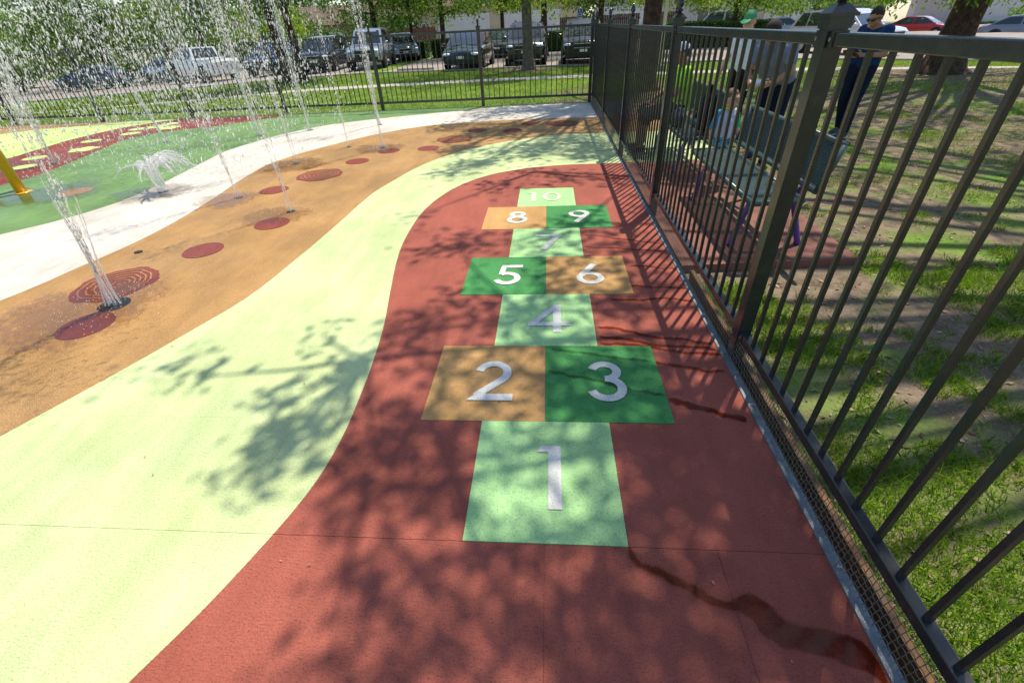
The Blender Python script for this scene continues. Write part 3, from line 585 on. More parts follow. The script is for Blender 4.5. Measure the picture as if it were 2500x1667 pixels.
far_shade = [(-1.73, 8.45, 0.45, 6), (-1.08, 7.91, 0.6, 10), (-1.35, 6.56, 0.35, 6), (-0.44, 7.79, 0.8, 16), (0.35, 8.05, 0.8, 16), (0.30, 6.62, 0.6, 14), (-0.36, 6.14, 0.5, 9), (-1.26, 9.58, 0.5, 5), (-0.54, 10.16, 0.6, 12), (0.32, 10.06, 0.7, 14), (0.83, 9.26, 0.5, 10), (0.78, 5.98, 0.4, 9), (-0.94, 5.57, 0.3, 4), (-1.24, 5.16, 0.2, 2), (-1.88, 7.12, 0.2, 1)]
cs, rs = spray([(a, b, c, int(n * 1.8)) for a, b, c, n in far_shade], 6.5, 9.5, 9); c2 = crown_pts((3.4, 14.2, 7.5), (4.2, 4.2, 3.6), 120, 5); c3 = crown_pts((4.2, 13.2, 3.9), (4.5, 3.5, 1.1), 26, 8)
tree('shade_tree', 'broad tree with thick furrowed trunk just behind the corner of the fence', (2.72, 13.6, GZ), 9.5, .25, cs + c2, rs + [.6] * len(c2), 46, .12, m_leafA, m_bark, nlimb=36, twigs=90, seed=4, droop=.3)
c2, r2 = spray([p for p in lawn_shade if p[1] >= 7], 6, 9, 14); cr = crown_pts((11, 15, 6.6), (6.6, 6.2, 4.2), 230, 6)
cr += [(rr.uniform(5.2, 18), rr.uniform(12.6, 16.5), 1.5 + 1.2 * rr.random() ** .8) for _ in range(150)]
tree('shade_tree', 'massive dark trunked tree with flared roots beside the sidewalk', (11.25, 14.85, GZ), 11, .40, c2 + cr, r2 + [.55] * len(cr), 46, .12, m_leafA, m_bark, flare=1.9, nlimb=34, twigs=110, seed=6, droop=.5, lean=(.5, .2))
def bg_tree(label, loc, h, r, c, R3, n, nl, ls, ml, mk, seed, droop=.3, low=-1, rad_=.55, name='broadleaf_tree', group='trees around the parking lot', nlimb=12):
    cp = crown_pts(c, R3, n, seed, low); return tree(name, label, (loc[0], loc[1], gz(*loc)), h, r, cp, [rad_] * n, nl, ls, ml, mk, seed=seed, droop=droop, nlimb=nlimb, group=group, limb_lo=.3)
BT = [  # label, (x, y), height, trunk radius, crown centre height, crown radii, clumps, leaf material, bark, droop
 ('grey trunked cypress with drooping foliage growing in the grass before the black cars', (-.82, 22.0), 10, .23, 4.3, (6.2, 4.2, 4.8), 260, m_leafA, m_bark2, 1.0, 'cypress_tree'),
 ('slim brown trunked tree behind the dark car with roof rails', (-.15, 31), 9, .19, 4.2, (4, 3.5, 3.8), 110, m_leafC, m_bark, .6),
 ('small dark tree standing before the garage doors', (-3.2, 38), 7, .16, 3.9, (2.8, 2.8, 2.9), 90, m_leafB, m_bark, .3),
 ('bright green maple behind the picket fence, over the clipped hedge', (-6.6, 33), 7.5, .17, 3.6, (4.2, 3.4, 3.2), 170, m_leafA, m_bark, .3),
 ('thin tree beside the brown board fence', (-8.9, 34.2), 7, .12, 4.0, (3.2, 3, 3.0), 90, m_leafA, m_bark, .3),
 ('dark dense tree behind the silver four-wheel drive', (-11.5, 35), 9, .2, 3.8, (3.8, 3.4, 4.0), 150, m_leafB, m_bark, .8),
 ('twin dark trunk, thicker one, between the parked pickup and the grey car', (-11.95, 22.3), 10, .24, 4.9, (4.4, 3.6, 4.6), 190, m_leafB, m_bark, .9),
 ('twin dark trunk, slimmer one, beside the parked grey car', (-11.35, 22.6), 9, .17, 4.9, (3.6, 3.2, 4.0), 110, m_leafB, m_bark, .9),
 ('lime green young tree behind the parked blue car', (-18.6, 36), 5, .1, 2.4, (2.3, 2.0, 1.9), 70, m_leafC, m_bark, .3),
 ('leafy green tree rising behind the white pickup', (-26, 38), 9, .22, 4.0, (5.2, 4, 4.6), 210, m_leafA, m_bark, .3),
 ('yellow-green tree between the pickup and the silver sedan', (-31, 42), 8, .2, 3.4, (4.4, 4, 4.2), 150, m_leafC, m_bark, .3),
 ('dark spreading tree above the dark blue sedan', (-36, 40), 11, .28, 4.8, (6.2, 4.5, 5.2), 220, m_leafB, m_bark, .4),
 ('yellow-green bushy tree beyond the dark blue sedan', (-40, 43), 6.5, .18, 2.6, (3.8, 3, 3.0), 120, m_leafC, m_bark, .3),
 ('olive green tree at the far end of the parking lot', (-47, 42), 8, .2, 3.4, (5.0, 3.6, 4.2), 130, m_leafA, m_bark, .3),
 ('tall dark tree at the very end of the parking lot', (-54, 44), 11, .26, 5.0, (7, 4.6, 5.8), 170, m_leafB, m_bark, .4),
 ('lime green small tree with forked trunk behind the pale lamp pole', (6.6, 28.0), 4.4, .11, 2.9, (2.6, 2.2, 1.7), 100, m_leafC, m_bark, .3),
 ('spreading green tree before the house window', (11.2, 33), 6.5, .15, 2.9, (4.4, 3.0, 2.4), 150, m_leafA, m_bark, .3),
 ('dark tree before the pale garage wall', (3.3, 34), 7.5, .2, 3.9, (3.4, 3, 3.2), 130, m_leafB, m_bark, .5),
 ('green street tree behind the silver sport utility car', (20.5, 43), 8, .26, 3.4, (5.6, 4, 3.4), 150, m_leafA, m_bark, .3),
 ('green street tree behind the grey sedan', (43, 47), 8, .26, 2.8, (6.2, 4, 3.4), 150, m_leafA, m_bark, .3)]
BT += [('unseen tall tree added behind the play pad to block sky light, its trunk left of the fence line', (-5.5, -15), 11, .3, 5.6, (5.5, 4.2, 5.0), 170, m_leafA, m_bark, .3), ('unseen tall tree added behind the play pad to block sky light, right of the fence line', (5.5, -15), 11, .3, 5.4, (5.5, 4.0, 5.0), 170, m_leafA, m_bark, .3), ('unseen broad tree added at the near end of the shaded lawn to block sky light', (15, -6), 11, .32, 5.6, (5.5, 4.5, 5.0), 170, m_leafA, m_bark, .3)]  # out-of-view trees added to keep sky light off the camera-facing fence faces
for k, b in enumerate(BT):
    lb, p, h, r, cz, R3, n, ml, mk, dr = b[:10]; z0 = gz(*p)
    bg_tree(lb, p, h, r, (p[0], p[1] - .3, cz + z0 + .12), R3, int(n * 1.25), 46, .19 if p[1] < 36 else .24, ml, mk, 21 + k, dr, low=-.62 if k else -.46, rad_=.6, name=b[10] if len(b) > 10 else 'broadleaf_tree')
# a dense line of woodland far behind everything
V = []
for i in range(120):
    x = -110 + i * 1.9; z = 4.6 + 2.6 * noise.noise((i * .25, 3, 1)); c = crown_pts((x, 95 + 6 * noise.noise((i * .4, 1, 1)), z), (3.4, 3, z - .4), 9, 100 + i); V.append(clump_leaves(c, [1.5] * 9, 46, .62, .6, .3, .9))
o = add_obj('distant_woodland', quads_mesh('distant_woodland', np.concatenate(V)), None, m_leafB); tag(o, 'dense band of dark trees far behind the houses', 'woodland', kind='stuff')
V = []
for i in range(46):
    x = -74 + i * 1.36; y = 50 + 2.5 * noise.noise((i * .5, 7, 2)); z0 = gz(x, y); h = 3.4 + 1.5 * noise.noise((i * .45, 2, 4)); c = crown_pts((x, y, z0 + h * .5), (1.7, 1.5, h * .55), 9, 300 + i); V.append(clump_leaves(c, [1.0] * 9, 60, .3, .6, .3, .9))
o = add_obj('shrub_belt', quads_mesh('shrub_belt', np.concatenate(V)), None, m_leafB); tag(o, 'dense belt of dark shrubs along the far side of the parking lot', 'shrubs', kind='stuff')
# hedges
def hedge(label, x0, x1, y0, y1, h, n=2600, ls=.13):
    GZ = gz((x0 + x1) / 2, y0)
    t = thing('clipped_hedge', label, 'hedge', ((x0 + x1) / 2, (y0 + y1) / 2, GZ), group='clipped hedges round the parking lot')
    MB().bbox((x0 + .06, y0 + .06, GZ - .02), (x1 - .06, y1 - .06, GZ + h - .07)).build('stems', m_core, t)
    P = []
    for _ in range(n):
        a, b, c = random.random(), random.random(), random.random(); x, y, z = x0 + a * (x1 - x0), y0 + b * (y1 - y0), GZ + .05 + c * (h - .05); f = random.random()
        if f < .45: y = y0 + random.uniform(0, .08)
        elif f < .8: z = GZ + h - random.uniform(0, .08)
        elif f < .9: x = x0 + random.uniform(0, .06)
        else: x = x1 - random.uniform(0, .06)
        P.append((x, y, z))
    V = leaves(np.array(P), ls, .6) - np.array([(x0 + x1) / 2, (y0 + y1) / 2, GZ]); add_obj('foliage', quads_mesh('foliage', V), t, m_hedge)
hedge('clipped hedge beyond the silver hatchback, before the brown board fence', -10.2, -8.2, 34.6, 36, 1.0)
hedge('clipped hedge under the bright green maple', -7.7, -5.3, 34.2, 35.8, 1.05)
hedge('clipped hedge before the dark wooden fence, beside the black luxury car', -.5, 2.6, 35.2, 36.6, 1.15)
hedge('long clipped hedge behind the lamp pole, near the house window', 6.2, 10.2, 31.4, 32.6, 1.3)
hedge('clipped hedge under the house window', 10.6, 13.4, 32.2, 33.6, 1.3)
hedge('low hedge between the parked blue car and the grey car', -16.4, -14.2, 31.0, 32.0, .95)
hedge('hedge at the foot of the pale garage behind the red car', 38, 48, 55, 56.2, 1.0)

# ------------------------------------------------------------------ houses
m_cream = M('cream_stucco', (.62, .52, .36), .9, .2, col2=(.55, .46, .31), vscale=1.5, bump=.3, bscale=60)
m_grey_wall = M('pale_stucco', (.58, .52, .48), .9, .2, col2=(.52, .46, .43), vscale=1.5, bump=.3, bscale=60)
m_door = M('garage_white', (.75, .73, .70), .6, .3, col2=(.68, .66, .64), vscale=2)
m_roof = M('brown_shingle', (.16, .11, .085), .9, .2, col2=(.11, .08, .06), vscale=8)
m_trim = M('white_trim', (.78, .77, .74), .5, .3)
m_pane = M('window_pane', (.05, .06, .07), .06, .8)
m_wood = M('brown_boards', (.19, .085, .05), .85, .2, col2=(.12, .055, .035), vscale=5)
m_wood2 = M('dark_boards', (.10, .065, .05), .85, .2, col2=(.065, .045, .035), vscale=5)
def house(label, loc, rz, L, D, H, mw, doors=(), windows=()):
    t = thing('house', label, 'house', (loc[0], loc[1], gz(*loc)), rz)
    MB().bbox((-L / 2, 0, -.8), (L / 2, D, H)).build('wall', mw, t, local=True)
    rf = MB(); e = .5; rf.add([(-L / 2 - e, -e, H), (L / 2 + e, -e, H), (L / 2 + e, D + e, H), (-L / 2 - e, D + e, H), (-L / 2 - e, D / 2, H + 1.9), (L / 2 + e, D / 2, H + 1.9)], [(0, 1, 5, 4), (2, 3, 4, 5), (0, 4, 3), (1, 2, 5), (3, 2, 1, 0)]); rf.build('roof', m_roof, t, local=True)
    for x, wd, h in doors:
        d = MB().bbox((x - wd / 2, -.05, 0), (x + wd / 2, .02, h)).build('garage_door', m_door, t, local=True)
        for k in range(4): MB().bbox((x - wd / 2 + .03, -.075, k * h / 4 + .02), (x + wd / 2 - .03, -.051, (k + 1) * h / 4 - .02)).build('panel', m_door, d, local=True)
        MB().bbox((x - wd / 2 - .12, -.09, 0), (x - wd / 2 - .001, .02, h + .12)).bbox((x + wd / 2 + .001, -.09, 0), (x + wd / 2 + .12, .02, h + .12)).bbox((x - wd / 2, -.09, h + .001), (x + wd / 2, .02, h + .12)).build('door_frame', m_trim, t, local=True)
    for x, z, wd, h in windows:
        f = MB(); b = .07
        f.bbox((x - wd / 2 - b, -.06, z - b), (x - wd / 2, .02, z + h + b)).bbox((x + wd / 2, -.06, z - b), (x + wd / 2 + b, .02, z + h + b)).bbox((x - wd / 2, -.06, z - b), (x + wd / 2, .02, z)).bbox((x - wd / 2, -.06, z + h), (x + wd / 2, .02, z + h + b)).bbox((x - .03, -.055, z), (x + .03, .02, z + h))
        ff = f.build('window', m_trim, t, local=True)
        for s in (-1, 1): MB().bbox((x + s * (wd / 4 + .015) - wd / 4 + .016, -.02, z), (x + s * (wd / 4 + .015) + wd / 4 - .016, .01, z + h)).build('pane', m_pane, ff, local=True)
    return t
house('cream garage with pale roller doors behind the black cars', (-4.6, 50), 0, 15, 8, 3.2, m_cream, [(-3.2, 4.6, 2.45), (3.2, 5.2, 2.45)], [(-6.8, .8, .7, 1.2)])
house('pale stucco house with a white framed window behind the lime green tree', (11, 52), rad(-6), 13, 9, 3.4, m_grey_wall, [(-4.0, 4.4, 2.5)], [(3.9, .9, 1.9, 1.3)])
house('pale house with a blank wall behind the boxy white car', (26, 56), rad(-14), 12, 9, 3.6, m_grey_wall, [(-1.5, 5.0, 2.5)], [(4.2, .9, 1.2, 1.2)])
house('pale house with garage door behind the red car', (46, 60), rad(-28), 13, 9, 3.6, m_grey_wall, [(0, 5.2, 2.6)], [(4.6, .9, 1.5, 1.2)])
house('brown house behind the trees at the far end of the lot', (-30, 58), rad(8), 20, 9, 3.2, M('brown_stucco', (.30, .17, .13), .9, .2, col2=(.26, .15, .11)), [(5, 4.6, 2.4)], [(-4, .9, 1.6, 1.2)])
house('cream house behind the silver hatchback', (-17, 62), rad(4), 12, 9, 3.2, m_cream, [(2, 4.6, 2.4)], [(-3.5, .9, 1.6, 1.2)])
def board_fence(label, a, b, h, mt, step=.15):
    a = Vector((a[0], a[1], GZ)); b = Vector((b[0], b[1], GZ)); t = thing('wooden_fence', label, 'fence', a); d = (b - a); L = d.length; u = d / L; Rm = Matrix.Rotation(math.atan2(u.y, u.x), 3, 'Z'); mb = MB()
    n = int(L / step)
    for i in range(n): mb.box(a + u * (i + .5) * step + Vector((0, 0, h / 2 + random.uniform(-.02, .02))), (step * .88, .02, h), Rm)
    k = mb.build('boards', mt, t); k['kind'] = 'stuff'
    for z in (.35, h - .3): MB().box(a + d / 2 + Vector((u.y * -.04, u.x * .04, z)), (L, .04, .09), Rm).build('rail', mt, t)
board_fence('reddish brown board fence beyond the clipped hedges', (-16.5, 44), (-9.2, 44), 1.75, m_wood)
board_fence('dark weathered board fence behind the blue parking sign', (1.0, 44), (7.2, 42.5), 1.9, m_wood2)
board_fence('dark gate-like board fence beside the house window', (8.2, 43), (10.2, 42.8), 1.9, m_wood2)
# lamp pole, signs, wheel stop
p = thing('lamp_pole', 'pale slender lamp pole behind the fence corner', 'lamp pole', (4.15, 18.9, GZ)); m_pole = M('pole_grey', (.52, .50, .45), .5, .4, metal=.3)
MB().tube([(4.15, 18.9, GZ - .1), (4.15, 18.9, 3), (4.15, 18.9, 6.5)], [.07, .06, .045], 12).build('pole', m_pole, p, True); MB().bbox((4.0, 18.75, GZ - .02), (4.3, 19.05, GZ + .18)).build('base', m_conc, p); MB().lathe([(.05, 6.5), (.2, 6.55), (.22, 6.75), (.05, 6.95)], (4.15, 18.9, 0), 14).build('lamp_head', m_trim, p, True)
def sign(name, label, loc, w_, h_, ztop, mt, sym=None):
    t = thing(name, label, 'sign', (loc[0], loc[1], GZ)); MB().tube([(loc[0], loc[1] + .03, GZ - .1), (loc[0], loc[1] + .03, ztop)], .025, 8).build('post', m_pole, t)
    pl = MB().bbox((loc[0] - w_ / 2, loc[1] - .012, ztop - h_), (loc[0] + w_ / 2, loc[1], ztop)).build('panel', mt, t)
    if sym: sym(pl, loc[0], loc[1] - .016, ztop - h_ / 2, h_)
m_blue = M('sign_blue', (.02, .12, .45), .4, .4)
def access(pl, x, y, z, h):
    mb = MB(); s = h * .30
    mb.sphere((x - .10 * s, y, z + .95 * s), (.17 * s, .004, .17 * s), 10, 5)
    mb.tube([(x - .08 * s, y, z + .7 * s), (x - .02 * s, y, z - .05 * s), (x + .5 * s, y, z - .08 * s), (x + .75 * s, y, z - .75 * s)], [.10 * s] * 4, 5)
    ring = [(x + s * .05 + .62 * s * math.cos(a), y, z - .35 * s + .62 * s * math.sin(a)) for a in [rad(150 + i * 15) for i in range(15)]]
    mb.tube(ring, .09 * s, 5); mb.build('wheelchair_symbol', m_trim, pl)
    b = MB(); e = h * .46
    for dx in (-.29 * h, .29 * h): b.bbox((x + dx - .008, y - .001, z - e), (x + dx + .008, y + .004, z + e))
    for dz in (-e, e): b.bbox((x - .29 * h, y - .002, z + dz - .008), (x + .29 * h, y + .004, z + dz + .008))
    b.build('border', m_trim, pl)
sign('parking_sign', 'blue accessible parking sign with white wheelchair symbol', (1.85, 31), .30, .45, 2.1, m_blue, access)
sign('warning_sign', 'small plain yellow sign by the luxury car', (1.05, 31), .3, .32, 1.0, M('sign_yellow', (.85, .75, .02), .5, .4))
o = MB().prism([(-7.3, 24.25), (-5.5, 24.0), (-5.48, 24.16), (-7.28, 24.41)], GZ, GZ + .13).build('wheel_stop', m_conc); tag(o, 'pale concrete wheel stop at the edge of the empty parking bay', 'wheel stop')
# ------------------------------------------------------------------ cars
m_tyre = M('tyre', (.018, .018, .018), .8, .3); m_rim = M('alloy', (.45, .45, .46), .3, .5, metal=.8); m_dark = M('black_plastic', (.012, .012, .013), .5, .4)
m_glass = M('car_glass', (.018, .026, .032), .04, .8, coat=.3); m_lamp = M('headlamp', (.75, .76, .78), .08, .8, coat=.6); m_tail = M('tail_lamp', (.45, .01, .01), .12, .7, coat=.5); m_plate = M('plate', (.75, .75, .72), .5, .4); m_amber = M('amber_lamp', (.8, .25, .02), .15, .6)
def paint(name, c, rough=.25, metal=.0): return M('car_' + name, c, rough, .5, metal, coat=1)
KIND = {  # length, width, height, belt, hood, sill, wheel radius, axles, cabin (rear base, rear top, front top, front base)
 'sedan': (4.7, 1.85, 1.44, .94, .80, .20, .33, (-1.42, 1.40), (-1.95, -1.05, .35, 1.30)),
 'hatch': (4.3, 1.80, 1.50, .96, .84, .20, .32, (-1.30, 1.32), (-1.95, -1.35, .40, 1.25)),
 'suv': (4.7, 1.90, 1.70, 1.08, 1.00, .26, .37, (-1.40, 1.42), (-2.22, -1.80, .45, 1.22)),
 'offroader': (4.8, 1.92, 1.84, 1.14, 1.08, .36, .40, (-1.42, 1.42), (-2.28, -2.05, .25, .95)),
 'pickup': (5.7, 1.98, 1.86, 1.18, 1.10, .36, .41, (-1.75, 1.80), (-.95, -.72, .75, 1.35))}
def car(kind, label, pm, loc, deg, rack=False, group='cars parked in the lot', name='parked_car', cat='car', grille=True):
    L, W, H, belt, hood, sill, wr, axles, (g0, g1, g2, g3) = KIND[kind]; hw = W / 2
    t = thing(name, label, cat, (loc[0], loc[1], gz(*loc) + .004), rad(deg), group=group); ORG[t] = Vector((0, 0, 0))
    def top(x):
        if x > g3: u = (x - g3) / (L / 2 - g3); return belt + (hood - belt) * min(1, u * 1.6) - .16 * max(0, u - .72) / .28
        if x < g0:
            u = (g0 - x) / (L / 2 + g0 + 1e-6)
            if kind == 'pickup': return belt + .02
            return belt + .04 - .10 * u
        return belt
    xs = [-L / 2, -L / 2 + .06, -L / 2 + .22, -L / 2 + .5] + [-L / 2 + .5 + (L - 1.0) * i / 12 for i in range(1, 12)] + [L / 2 - .5, L / 2 - .24, L / 2 - .08, L / 2]
    mb = MB(); V = []; ns = 13
    for x in xs:
        e = abs(x) - (L / 2 - .5); u = max(0, e / .5); wv = hw * (1 - .14 * u ** 2.2); zt = top(x) - (.14 if abs(x) == L / 2 else .03 if abs(abs(x) - L / 2) < .09 else 0); zb = sill + .10 * u ** 2
        half = [(.0, zb), (.80, zb), (.95, zb + .05), (.99, zb + .25 * (zt - zb)), (1.0, zb + .55 * (zt - zb)), (.97, zt - .10), (.90, zt - .02)]
        sec = [(y * wv, z) for y, z in half] + [(0, zt + .025)] + [(-y * wv, z) for y, z in half[:0:-1]]
        ns = len(sec); V += [(x, y, z) for y, z in sec]
    F = [(i * ns + j, i * ns + (j + 1) % ns, (i + 1) * ns + (j + 1) % ns, (i + 1) * ns + j) for i in range(len(xs) - 1) for j in range(ns)] + [tuple(range(ns)), tuple((len(xs) - 1) * ns + j for j in range(ns - 1, -1, -1))]
    mb.add(V, [f[::-1] for f in F])
    wb, wt = hw * .91, hw * .74
    gb = belt - .03
    cab = []   # cabin shell with rounded roof
    for x, z, y in ((g0, gb, wb), (g0 * .97 + g1 * .03, gb + .03, wb), (g1 - .05, H - .07, wt + .03), (g1 + .12, H - .015, wt), ((g1 + g2) / 2, H + .012, wt + .01), (g2 - .12, H - .015, wt), (g2 + .06, H - .07, wt + .03), (g3, gb, wb)):
        cab.append((x, z, y))
    CV = []
    for x, z, y in cab: CV += [(x, -wb if z > gb + .05 else -y, gb) if False else (x, -y, z), (x, -y * .6, z + (.02 if z > gb + .1 else 0)), (x, y * .6, z + (.02 if z > gb + .1 else 0)), (x, y, z)]
    n4 = len(cab); CF = [(i * 4 + j, i * 4 + j + 1, (i + 1) * 4 + j + 1, (i + 1) * 4 + j) for i in range(n4 - 1) for j in range(3)]
    mb.add(CV, CF)
    for s, k in ((-1, 0), (1, 3)):   # cabin sides
        P = [CV[i * 4 + k] for i in range(n4)]; mb.add(P, [tuple(range(n4)) if s > 0 else tuple(range(n4 - 1, -1, -1))])
    if kind == 'pickup':
        mb.bbox((-L / 2 + .05, -hw * .93, belt - .02), (g0 - .05, -hw * .86, belt + .03)).bbox((-L / 2 + .05, hw * .86, belt - .02), (g0 - .05, hw * .93, belt + .03))
    body = mb.build('body', pm, t, True, local=True); body.data.set_sharp_from_angle(angle=rad(38))
    def pane(name, A, B, C, D, ins=(.06, .94, .08, .93), off=.012):
        A, B, C, D = map(Vector, (A, B, C, D)); bl = lambda u, v: (A.lerp(B, u)).lerp(D.lerp(C, u), v); nrm = (B - A).cross(D - A).normalized() * off
        q = [bl(ins[0], ins[2]), bl(ins[1], ins[2]), bl(ins[1], ins[3]), bl(ins[0], ins[3])]
        mb = MB().add([p + nrm for p in q] + [p - nrm for p in q], [(0, 1, 2, 3), (7, 6, 5, 4), (0, 4, 5, 1), (1, 5, 6, 2), (2, 6, 7, 3), (3, 7, 4, 0)]); return mb.build(name, m_glass, t, local=True)
    z0, z1 = gb + .05, H - .07
    pane('windshield', (g3, -wb, gb), (g3, wb, gb), (g2 + .06, wt + .03, z1), (g2 + .06, -wt - .03, z1), (.07, .93, .1, .96))
    pane('rear_window', (g0, wb, gb), (g0, -wb, gb), (g1 - .05, -wt - .03, z1), (g1 - .05, wt + .03, z1), (.1, .9, .2, .95))
    for s in (-1, 1):
        parts = [(g0, g1 - .05, .0), (g3, g2 + .06, 1.0)]
        xm = (g1 + g2) / 2 + .05
        rearb, reart = g0 + .22, g1 + .05; frontb, frontt = g3 - .20, g2 + .0; ysB, ysT = s * (wb - .005), s * (wt + .025)
        spans = [(rearb, reart, xm - .05, xm - .05), (xm + .05, xm + .05, frontb, frontt)]
        if kind in ('suv', 'offroader'): xq = g0 + .85; spans = [(rearb, reart, xq - .04, xq - .04), (xq + .04, xq + .04, xm + .16, xm + .16), (xm + .26, xm + .26, frontb, frontt)]
        for b0, t0, b1, t1 in spans:
            q = [(b0, ysB, gb + .07), (b1, ysB, gb + .07), (t1, ysT, z1 - .01), (t0, ysT, z1 - .01)]
            q = q if s < 0 else [q[1], q[0], q[3], q[2]]
            pane('side_window', *q, ins=(.0, 1, .0, 1), off=.03)
        MB().sphere((g3 - .18, s * (hw + .09), belt + .06), (.07, .11, .075), 10, 6).build('mirror', pm, t, True, local=True)
        MB().sphere((L / 2 - .16, s * hw * .70, hood * .80), (.13, .20, .075), 12, 7).build('headlight', m_lamp, t, True, local=True)
        MB().sphere((-L / 2 + .10, s * hw * .76, belt * .86), (.09, .15, .11), 10, 6).build('taillight', m_tail, t, True, local=True)
        for ax in axles:
            MB().lathe([(wr * 1.22, -.03), (wr * 1.22, .008), (wr * 1.16, .012)], (ax, s * (hw - .012), wr + .02), 24, 'y').build('wheel_arch', m_dark, t, local=True) if s > 0 else MB().lathe([(wr * 1.16, -.012), (wr * 1.22, -.008), (wr * 1.22, .03)], (ax, s * (hw - .012), wr + .02), 24, 'y').build('wheel_arch', m_dark, t, local=True)
            wh = MB().lathe([(wr * .62, -.10), (wr * .92, -.11), (wr, -.07), (wr, .07), (wr * .92, .11), (wr * .62, .10)], (ax, s * (hw - .085), wr), 22, 'y').build('wheel', m_tyre, t, True, local=True)
            rm = MB().lathe([(wr * .64, -.02), (wr * .64, .02), (wr * .58, .012), (wr * .56, -.0)], (ax, s * (hw + .012), wr), 22, 'y')
            for k in range(5):
                a = 2 * PI * k / 5; rm.box((ax + .32 * wr * math.cos(a), s * (hw + .018), wr + .32 * wr * math.sin(a)), (wr * .62, .03, wr * .15), Matrix.Rotation(-a, 3, 'Y'))
            rm.build('rim', m_rim, wh, local=True)
    if grille:
        g = MB().bbox((L / 2 - .12, -hw * .44, hood * .56), (L / 2 + .012, hw * .44, hood * .84)).build('grille', m_dark, t, local=True)
        MB().bbox((L / 2 + .011, -hw * .45, hood * .83), (L / 2 + .02, hw * .45, hood * .86)).bbox((L / 2 + .011, -hw * .45, hood * .68), (L / 2 + .02, hw * .45, hood * .70)).build('trim', m_rim, g, local=True)
    MB().bbox((L / 2 - .12, -hw * .80, sill + .10), (L / 2 + .02, hw * .80, sill + .24)).build('bumper', m_dark, t, local=True)
    MB().bbox((L / 2 + .0, -.16, sill + .28), (L / 2 + .028, .16, sill + .38)).build('number_plate', m_plate, t, local=True)
    if rack:
        for s in (-1, 1): MB().tube([(g1 + .2, s * wt * .92, H), (g1 + .3, s * wt * .92, H + .08), (g2 - .3, s * wt * .92, H + .08), (g2 - .15, s * wt * .92, H)], .02, 6).build('roof_rail', m_dark, t, local=True)
    return t
cblack = paint('black', (.006, .007, .009), .12); cdark = paint('charcoal', (.02, .022, .03), .15); csilver = paint('silver', (.33, .37, .43), .22, .5); cwhite = paint('white', (.78, .78, .78), .25); cblue = paint('navy', (.015, .03, .10), .15); cgreen = paint('dark_green', (.012, .028, .018), .2); cred = paint('red', (.50, .012, .015), .15); cgrey = paint('grey', (.22, .235, .28), .22, .4); cpearl = paint('pearl', (.66, .62, .60), .22, .2)
car('sedan', 'black sedan with smooth grille-less nose beside the wheel stop', cblack, (-3.8, 25.1), -93, grille=False)
car('suv', 'dark sport utility car with roof rails parked behind the cypress trunk', cdark, (-1.0, 25.9), -91, rack=True)
car('suv', 'black luxury sport utility car by the fence corner', cblack, (1.65, 24.8), -92)
car('offroader', 'silver blue four-wheel drive facing the fence', csilver, (-10.0, 29.0), -84, rack=True)
car('hatch', 'pale silver hatchback beyond the four-wheel drive', csilver, (-9.7, 34.4), -70)
car('suv', 'dark grey car with pale bonnet beside the twin trunks', cdark, (-13.2, 30), -86)
car('pickup', 'white four-door pickup truck seen from its side', cwhite, (-21.6, 30.6), 152, cat='pickup truck', name='pickup_truck')
car('sedan', 'dark blue sedan near the far end of the lot', cblue, (-31.5, 33.2), 184)
car('sedan', 'silver sedan half hidden behind the white pickup', csilver, (-28.0, 36.0), 165)
car('suv', 'dark navy car beside the rear of the white pickup', cblue, (-17.2, 31.6), -92)
car('sedan', 'old dark green sedan behind the black sedan', cgreen, (-2.9, 33.0), -92)
car('offroader', 'boxy white car with red tail lamp behind the two adults', cwhite, (11.6, 38), 155, group='cars parked along the street')
car('sedan', 'pale sedan behind the silver sport utility car', csilver, (16.2, 40), 165, group='cars parked along the street')
car('suv', 'large pearl silver sport utility car parked at the kerb', cpearl, (13.7, 25.2), -60, rack=True, group='cars parked along the street')
car('sedan', 'bright red sedan on the street', cred, (30.4, 46.0), -48, grille=False, group='cars parked along the street')
car('sedan', 'grey sedan beyond the massive trunk', cgrey, (31.6, 37.4), -40, group='cars parked along the street')

# ------------------------------------------------------------------ people
def capsule(mb, a, ra, b, rb, n=12):
    a = Vector(a); b = Vector(b); d = (b - a); L = d.length; d = d / L if L > 1e-6 else Vector((0, 0, 1)); pts = []; rs = []
    for k in (90, 70, 45, 20): pts.append(a - d * ra * math.sin(rad(k))); rs.append(max(.0015, ra * math.cos(rad(k))))
    pts += [a, b]; rs += [ra, rb]
    for k in (20, 45, 70, 90): pts.append(b + d * rb * math.sin(rad(k))); rs.append(max(.0015, rb * math.cos(rad(k))))
    mb.tube(pts, rs, n)
def ell(mb, c, r, Rm=None, n=16, k=10):
    s = MB().sphere((0, 0, 0), r, n, k); mb.add([Vector(c) + ((Rm @ Vector(p)) if Rm is not None else Vector(p)) for p in s.v], s.f)
def remesh(o, vx, it=4):
    r = o.modifiers.new('skin', 'REMESH'); r.mode = 'VOXEL'; r.voxel_size = vx; r.use_smooth_shade = True
    s = o.modifiers.new('soft', 'SMOOTH'); s.iterations = it; s.factor = .5
